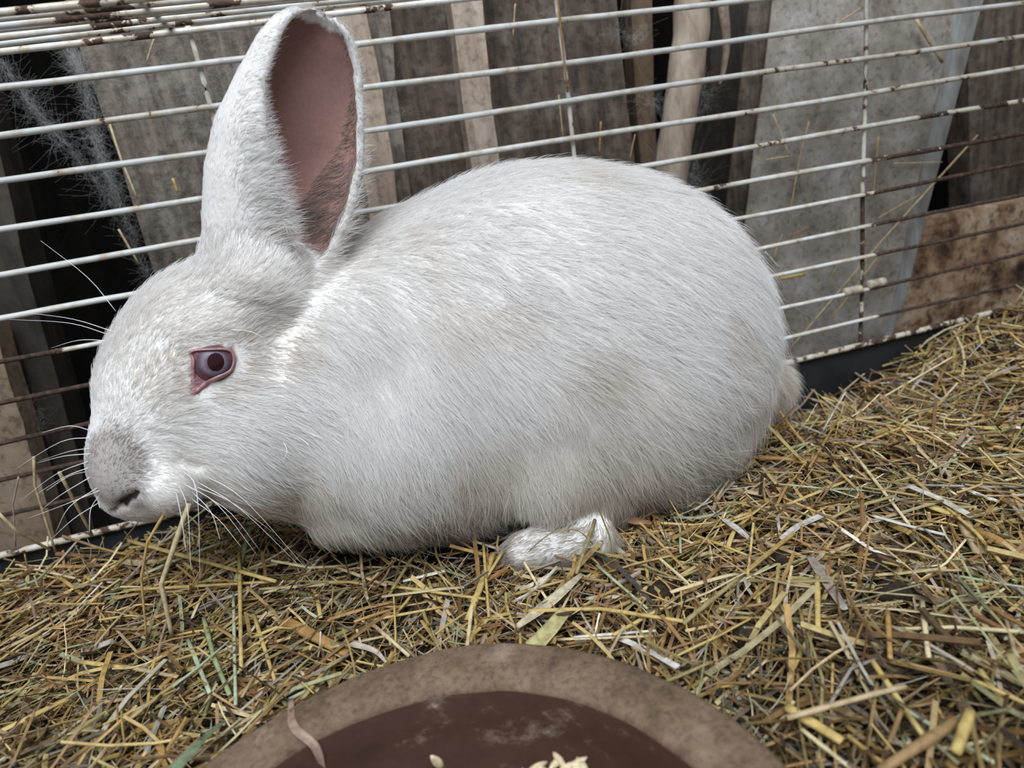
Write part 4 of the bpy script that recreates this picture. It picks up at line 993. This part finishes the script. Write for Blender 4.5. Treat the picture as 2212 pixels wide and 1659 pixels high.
# leaves, chips and other pieces with a look of their own
def blade(name, pxs, w, tint, lift, lab, cat, n=16, curl=.25, prof=None, pts=None, up=(0, 0, 1), thick=.0003, ridges=0):
    q = bez(pts if pts is not None else lay(pxs, lift * .001), n); t = np.gradient(q, axis=0); t /= np.linalg.norm(t, axis=1)[:, None]
    V = []; F = []; K = 7
    for layer in (0, 1):
        for i in range(n):
            s = np.cross(t[i], up); s /= np.linalg.norm(s) + 1e-9; u = np.cross(s, t[i]); f = i / (n - 1)
            ww = w * .001 * (prof(f) if prof else (.35 + .65 * math.sin(math.pi * min(.95, .1 + .8 * f))))
            for k in range(K):
                a = k / (K - 1) * 2 - 1; V.append(q[i] + s * a * ww + u * (curl * ww * (a * a - .5) + (.00025 * (k % 2) if ridges else 0) - layer * thick))
    B = n * K
    for i in range(n - 1):
        for k in range(K - 1):
            a = i * K + k; F.append((a, a + 1, a + K + 1, a + K)); F.append((a + B, a + B + K, a + B + K + 1, a + B + 1))
        a = i * K; F.append((a, a + K, a + K + B, a + B)); a = i * K + K - 1; F.append((a, a + B, a + K + B, a + K))
    for k in range(K - 1):
        F.append((k, k + B, k + 1 + B, k + 1)); a = (n - 1) * K + k; F.append((a, a + 1, a + 1 + B, a + B))
    V = np.array(V); o0 = V[V[:, 2].argmin()].copy(); o = link(name, mesh(name, V - o0, F, M_straw), None, o0); o['tint'] = [*(float(a) * .78 for a in tint), 1.0]
    return tag(o, lab, cat, kind='thing')
blade('dry_leaf', [(1222, 1318), (1190, 1358), (1152, 1398)], 4.9, (.56, .50, .24), 12, 'broad yellow dry leaf blade lying against the bowl rim', 'leaf', prof=lambda f: .72 + .28 * f if f < .9 else .95, ridges=1)
blade('dry_leaf', [(1258, 1239), (1189, 1300), (1117, 1354)], 3.4, (.66, .57, .40), 12, 'long pale twisted leaf above the broad yellow one', 'leaf', prof=lambda f: .15 + .85 * math.sin(math.pi * (.08 + .8 * f)))
blade('dry_leaf', [(1262, 1179), (1334, 1224), (1424, 1318)], 1.5, C['dark'], 11, 'blackened narrow leaf running down from the hind foot', 'leaf', prof=lambda f: .3 + .7 * math.sin(math.pi * (.1 + .85 * f)))
blade('green_grass', [(1113, 1217), (1189, 1152), (1247, 1146), (1280, 1174)], .55, C['olive'], 0, 'thin olive grass blade arching over the hind foot', 'grass', pts=[PG(1113, 1217, .006), PG(1189, 1152, .030) * np.array([1, 1, 1]), PG(1247, 1146, .028), PG(1280, 1174, .014)], n=14)
blade('dry_leaf', [(741, 1386), (806, 1404), (834, 1430)], 2.4, (.60, .50, .43), 10, 'pinkish grey papery leaf pointing at the bowl rim', 'leaf', prof=lambda f: .9 * (1 - .75 * f))
blade('dry_leaf', [(1748, 1200), (1777, 1243), (1825, 1316)], 2.6, C['grey'], 10, 'crumpled grey-mauve leaf beside the straight yellow stalk', 'leaf')
blade('dry_leaf', [(1690, 1165), (1724, 1137), (1782, 1110)], 2.3, (.62, .60, .56), 10, 'bleached grey flat leaf strip near the droppings', 'leaf', prof=lambda f: .9)
blade('dry_leaf', [(1960, 1048), (2030, 1078), (2100, 1116)], 2.3, (.66, .62, .52), 12, 'split bleached straw lying open on the hay', 'leaf', prof=lambda f: .85)
blade('dry_leaf', [(1883, 1113), (1960, 1135), (2042, 1155)], 1.2, (.72, .70, .66), 11, 'narrow white leaf strip below the split straw', 'leaf', prof=lambda f: .9)
blade('dry_leaf', [(1341, 1380), (1400, 1405), (1464, 1441)], 1.7, (.70, .66, .60), 10, 'whitish flat leaf strip beside the bowl rim', 'leaf', prof=lambda f: .9)
blade('dry_leaf', [(1560, 1120), (1590, 1140), (1620, 1165)], 2.0, (.62, .58, .54), 10, 'pale crumpled leaf scrap behind the hind foot', 'leaf')
blade('dry_leaf', [(262, 1212), (300, 1216), (338, 1212)], 3.2, (.52, .38, .24), 8, 'short tan leaf scrap under the slanting stalk', 'leaf')
g0 = PG(483, 1557, .012); blade('green_grass', None, 3.0, (.22, .28, .17), 0, 'broad dark green grass blade leaning by the bowl', 'grass', pts=[PG(483, 1557, .010), PG(430, 1605, .020), PG(372, 1668, .022)], prof=lambda f: .45 + .55 * f)
blade('dry_grass', None, 1.7, (.40, .28, .22), 0, 'curled dry brown blade hanging over the bowl rim', 'grass', pts=[PZ(628, 1508, BZ - .002), PZ(634, 1568, BZ + .0022), PZ(680, 1612, BZ - .002), PZ(701, 1672, BZ - .014)], n=18, prof=lambda f: .5 + .5 * math.sin(math.pi * f))
# bark chip by the hind foot
pts = lay([(1316, 1117), (1340, 1120), (1375, 1126), (1408, 1132)], .012); V, F = tube_arrays(bez(pts, 10), [.0030, .0042, .0040, .0036, .0038, .0034, .0030, .0028, .0024, .0015], 8, .55)
V = V + vnoise(V, 300, 5)[:, None] * .0006; o0 = V[V[:, 2].argmin()].copy(); o = link('wood_chip', mesh('wood_chip', V - o0, F, M_straw, False), None, o0); o['tint'] = [.24, .125, .07, 1]
tag(o, 'reddish brown wood chip against the hind leg', 'wood chip')
# droppings
M_drop = plain('dropping', (.030, .020, .013), .8, .7, 500, .2)
for (px, py, r, lab) in [(1432, 1278, .0066, 'dark dropping beside the blackened leaf'), (1618, 1372, .0062, 'dark dropping between olive stalk and bowl'), (1900, 1222, .0066, 'brown rounded dropping above the shiny black one'), (1932, 1280, .0072, 'shiny black dropping below the brown rounded one'), (1690, 1205, .0056, 'dark dropping below the bleached grey leaf strip'), (852, 1240, .0045, 'small black dropping in front of the belly')]:
    V, F = sphere_arrays(r, 16, 10); V = V * np.array([1.25, 1, .85]); V = V * (1 + .18 * vnoise(V + px, 300, 3)[:, None] + .12 * vnoise(V + px, 800, 4)[:, None])
    c = PG(px, py, .003); o = link('dropping', mesh('dropping', V, F, M_drop), None, c); tag(o, lab, 'dropping')
# more loose stalks, one object each, sharing a few shapes
sr = np.random.default_rng(23); SHAPES = []
for k in range(10):
    L = 1.0; kink = sr.uniform(-.12, .12); z = sr.uniform(-.01, .03)
    q = np.array([[-.5, 0, 0], [-.2, kink * .3, z], [.1, kink * .6, z * .8], [.5, -kink, 0]]); q = q if k % 3 else np.array([[-.5, 0, 0], [-.15, 0, .01], [.12, .0, .012], [.5, kink * 1.6, 0]])
    V, F = tube_arrays(q, np.array([.019, .022, .020, .017]) * (1 if k % 4 else 1.4), 6, .8 if k % 4 else .25); SHAPES.append(mesh('straw_stalk', V, F, M_straw))
names = ['gold', 'pale', 'tan', 'brown', 'orange', 'olive', 'yellow', 'grey', 'gold', 'gold', 'palegreen']
made = 0
while made < 190:
    x = sr.uniform(-.26, .56); y = sr.uniform(.12, .465)
    if np.hypot(x - BC[0], y - BC[1]) < BR + .03 or (((x - .10) / .20) ** 2 + ((y - .412) / .09) ** 2) < 1: continue
    u_, v_ = project((x, y, .05))
    if not (-20 < u_ < 2240 and 700 < v_ < 1680): continue
    colr = names[sr.integers(len(names))]; L = sr.uniform(.022, .060); a = sr.uniform(0, math.pi) if sr.random() < .5 else (-.7 if x > .15 else .6) + sr.normal(0, .4)
    ok = all(np.hypot(x + s * L * .55 * math.cos(a) - BC[0], y + s * L * .55 * math.sin(a) - BC[1]) > BR + .003 and y + s * L * .55 * math.sin(a) < .474 for s in (-1, 1))
    if not ok: continue
    e = [float(ground(x + s * L * .5 * math.cos(a), y + s * L * .5 * math.sin(a))) for s in (-1, 1)]
    o = link('straw_stalk', SHAPES[made % 10], None, (x, y, (e[0] + e[1]) / 2 + sr.uniform(.005, .010)))
    o.rotation_euler = (sr.uniform(-.4, .4), -math.atan2(e[1] - e[0], L) + sr.normal(0, .12), a); wv = sr.uniform(.030, .050)
    o.scale = (L, wv, wv); tt_ = np.array(C[colr]) * sr.uniform(.62, .98); o['tint'] = [*map(float, tt_), 1.0]
    tag_stalk(o, colr, None, None, np.array([x, y, .05]), size_of(L, 1, .25 if (made % 10) % 4 == 0 else .8)); made += 1
# ------------------------------------------------------------------ cobwebs and bark shreds
wr = np.random.default_rng(31)
def webmat():
    m, nt, b = new_mat('dusty_cobweb'); n = noise(nt, None, 50); r = ramp(nt, [(.3, (.36, .34, .32)), (.7, (.52, .51, .50))]); nt.links.new(n.outputs[0], r.inputs[0])
    nt.links.new(r.outputs[0], b.inputs['Base Color']); b.inputs['Roughness'].default_value = .9; b.inputs['Specular IOR Level'].default_value = .1; return m
M_web = webmat()
def web(label, paths, n, spread, length, Y, rad=.00005):
    """fibres strewn along picture paths at depth Y"""
    C_ = []
    for path, wgt in paths:
        pts = bez([P(a, b, Y) for a, b in path], 60); k = int(n * wgt)
        i = wr.integers(0, 59, k); f = wr.random(k)[:, None]; base = pts[i] * (1 - f) + pts[i + 1] * f
        base = base + wr.normal(0, 1, (k, 3)) * np.array([spread, .002, spread])
        t = (pts[i + 1] - pts[i]); t /= np.linalg.norm(t, axis=1)[:, None]
        d = t * wr.choice([-1, 1], k)[:, None] * .8 + wr.normal(0, .75, (k, 3)) * np.array([1, .12, 1]); d /= np.linalg.norm(d, axis=1)[:, None]
        L = length * wr.uniform(.3, 1.4, k); e = wr.normal(0, .6, (k, 3)) * np.array([1, .1, 1])
        C_.append(np.stack([base + d * (L * s)[:, None] + e * (L * s * s)[:, None] for s in np.linspace(0, 1, 5)], 1))
    pos = np.concatenate(C_); pos[:, :, 1] = np.clip(pos[:, :, 1], Y - .006, Y + .006); loc = pos[:, 0].mean(0)
    o = hair_object('cobweb', pos, np.full(pos.shape[:2], rad), M_web, None, loc); return tag(o, label, 'cobweb', kind='stuff')
web('grey cobweb strand slung across the dark gap', [([(-10, 110), (35, 180), (70, 230), (110, 275), (170, 345), (245, 445)], 1.0)], 700, .0008, .012, .575, .000016)
web('fluffy cobweb along the edge of the grey-brown plank', [([(150, 105), (185, 190), (205, 290), (228, 360), (262, 450), (320, 600)], .75), ([(150, 105), (190, 180)], .25)], 2200, .0019, .007, .578, .000018)
web('thin dusty web over the grey-brown plank', [([(230, 130), (420, 90), (560, 160)], .25), ([(260, 250), (420, 200), (440, 330)], .3), ([(300, 400), (420, 420), (330, 520)], .25), ([(520, 130), (470, 200), (300, 170)], .2)], 1500, .011, .010, .580, .000016)
web('fluffy cobweb hanging on the bark pole', [([(1420, 330), (1408, 400), (1440, 420)], .3), ([(1500, 330), (1496, 400), (1515, 380)], .3), ([(1372, 205), (1410, 222), (1440, 215)], .2), ([(1500, 180), (1530, 210), (1510, 240)], .2)], 700, .003, .012, .565, .000018)
web('small dust web on the dark plank beside the pole', [([(1330, 60), (1370, 85), (1390, 70)], .5), ([(1185, 20), (1200, 40)], .2), ([(850, 170), (840, 230), (880, 250)], .3)], 350, .003, .010, .580, .000018)
web('wispy dust web on the dark leaning plank', [([(70, 860), (85, 900), (90, 930)], 1.0)], 90, .002, .008, .60, .000018)
blade('bark_shred', None, 6.2, (.27, .21, .16), 0, 'grey shred of bark hanging beside the pole', 'bark', pts=[P(1552, -40, .578), P(1562, 30, .574), P(1568, 90, .576), P(1562, 150, .579), P(1552, 185, .582)], up=(0, -1, 0), n=18, prof=lambda f: .9 - .65 * f, curl=.8)
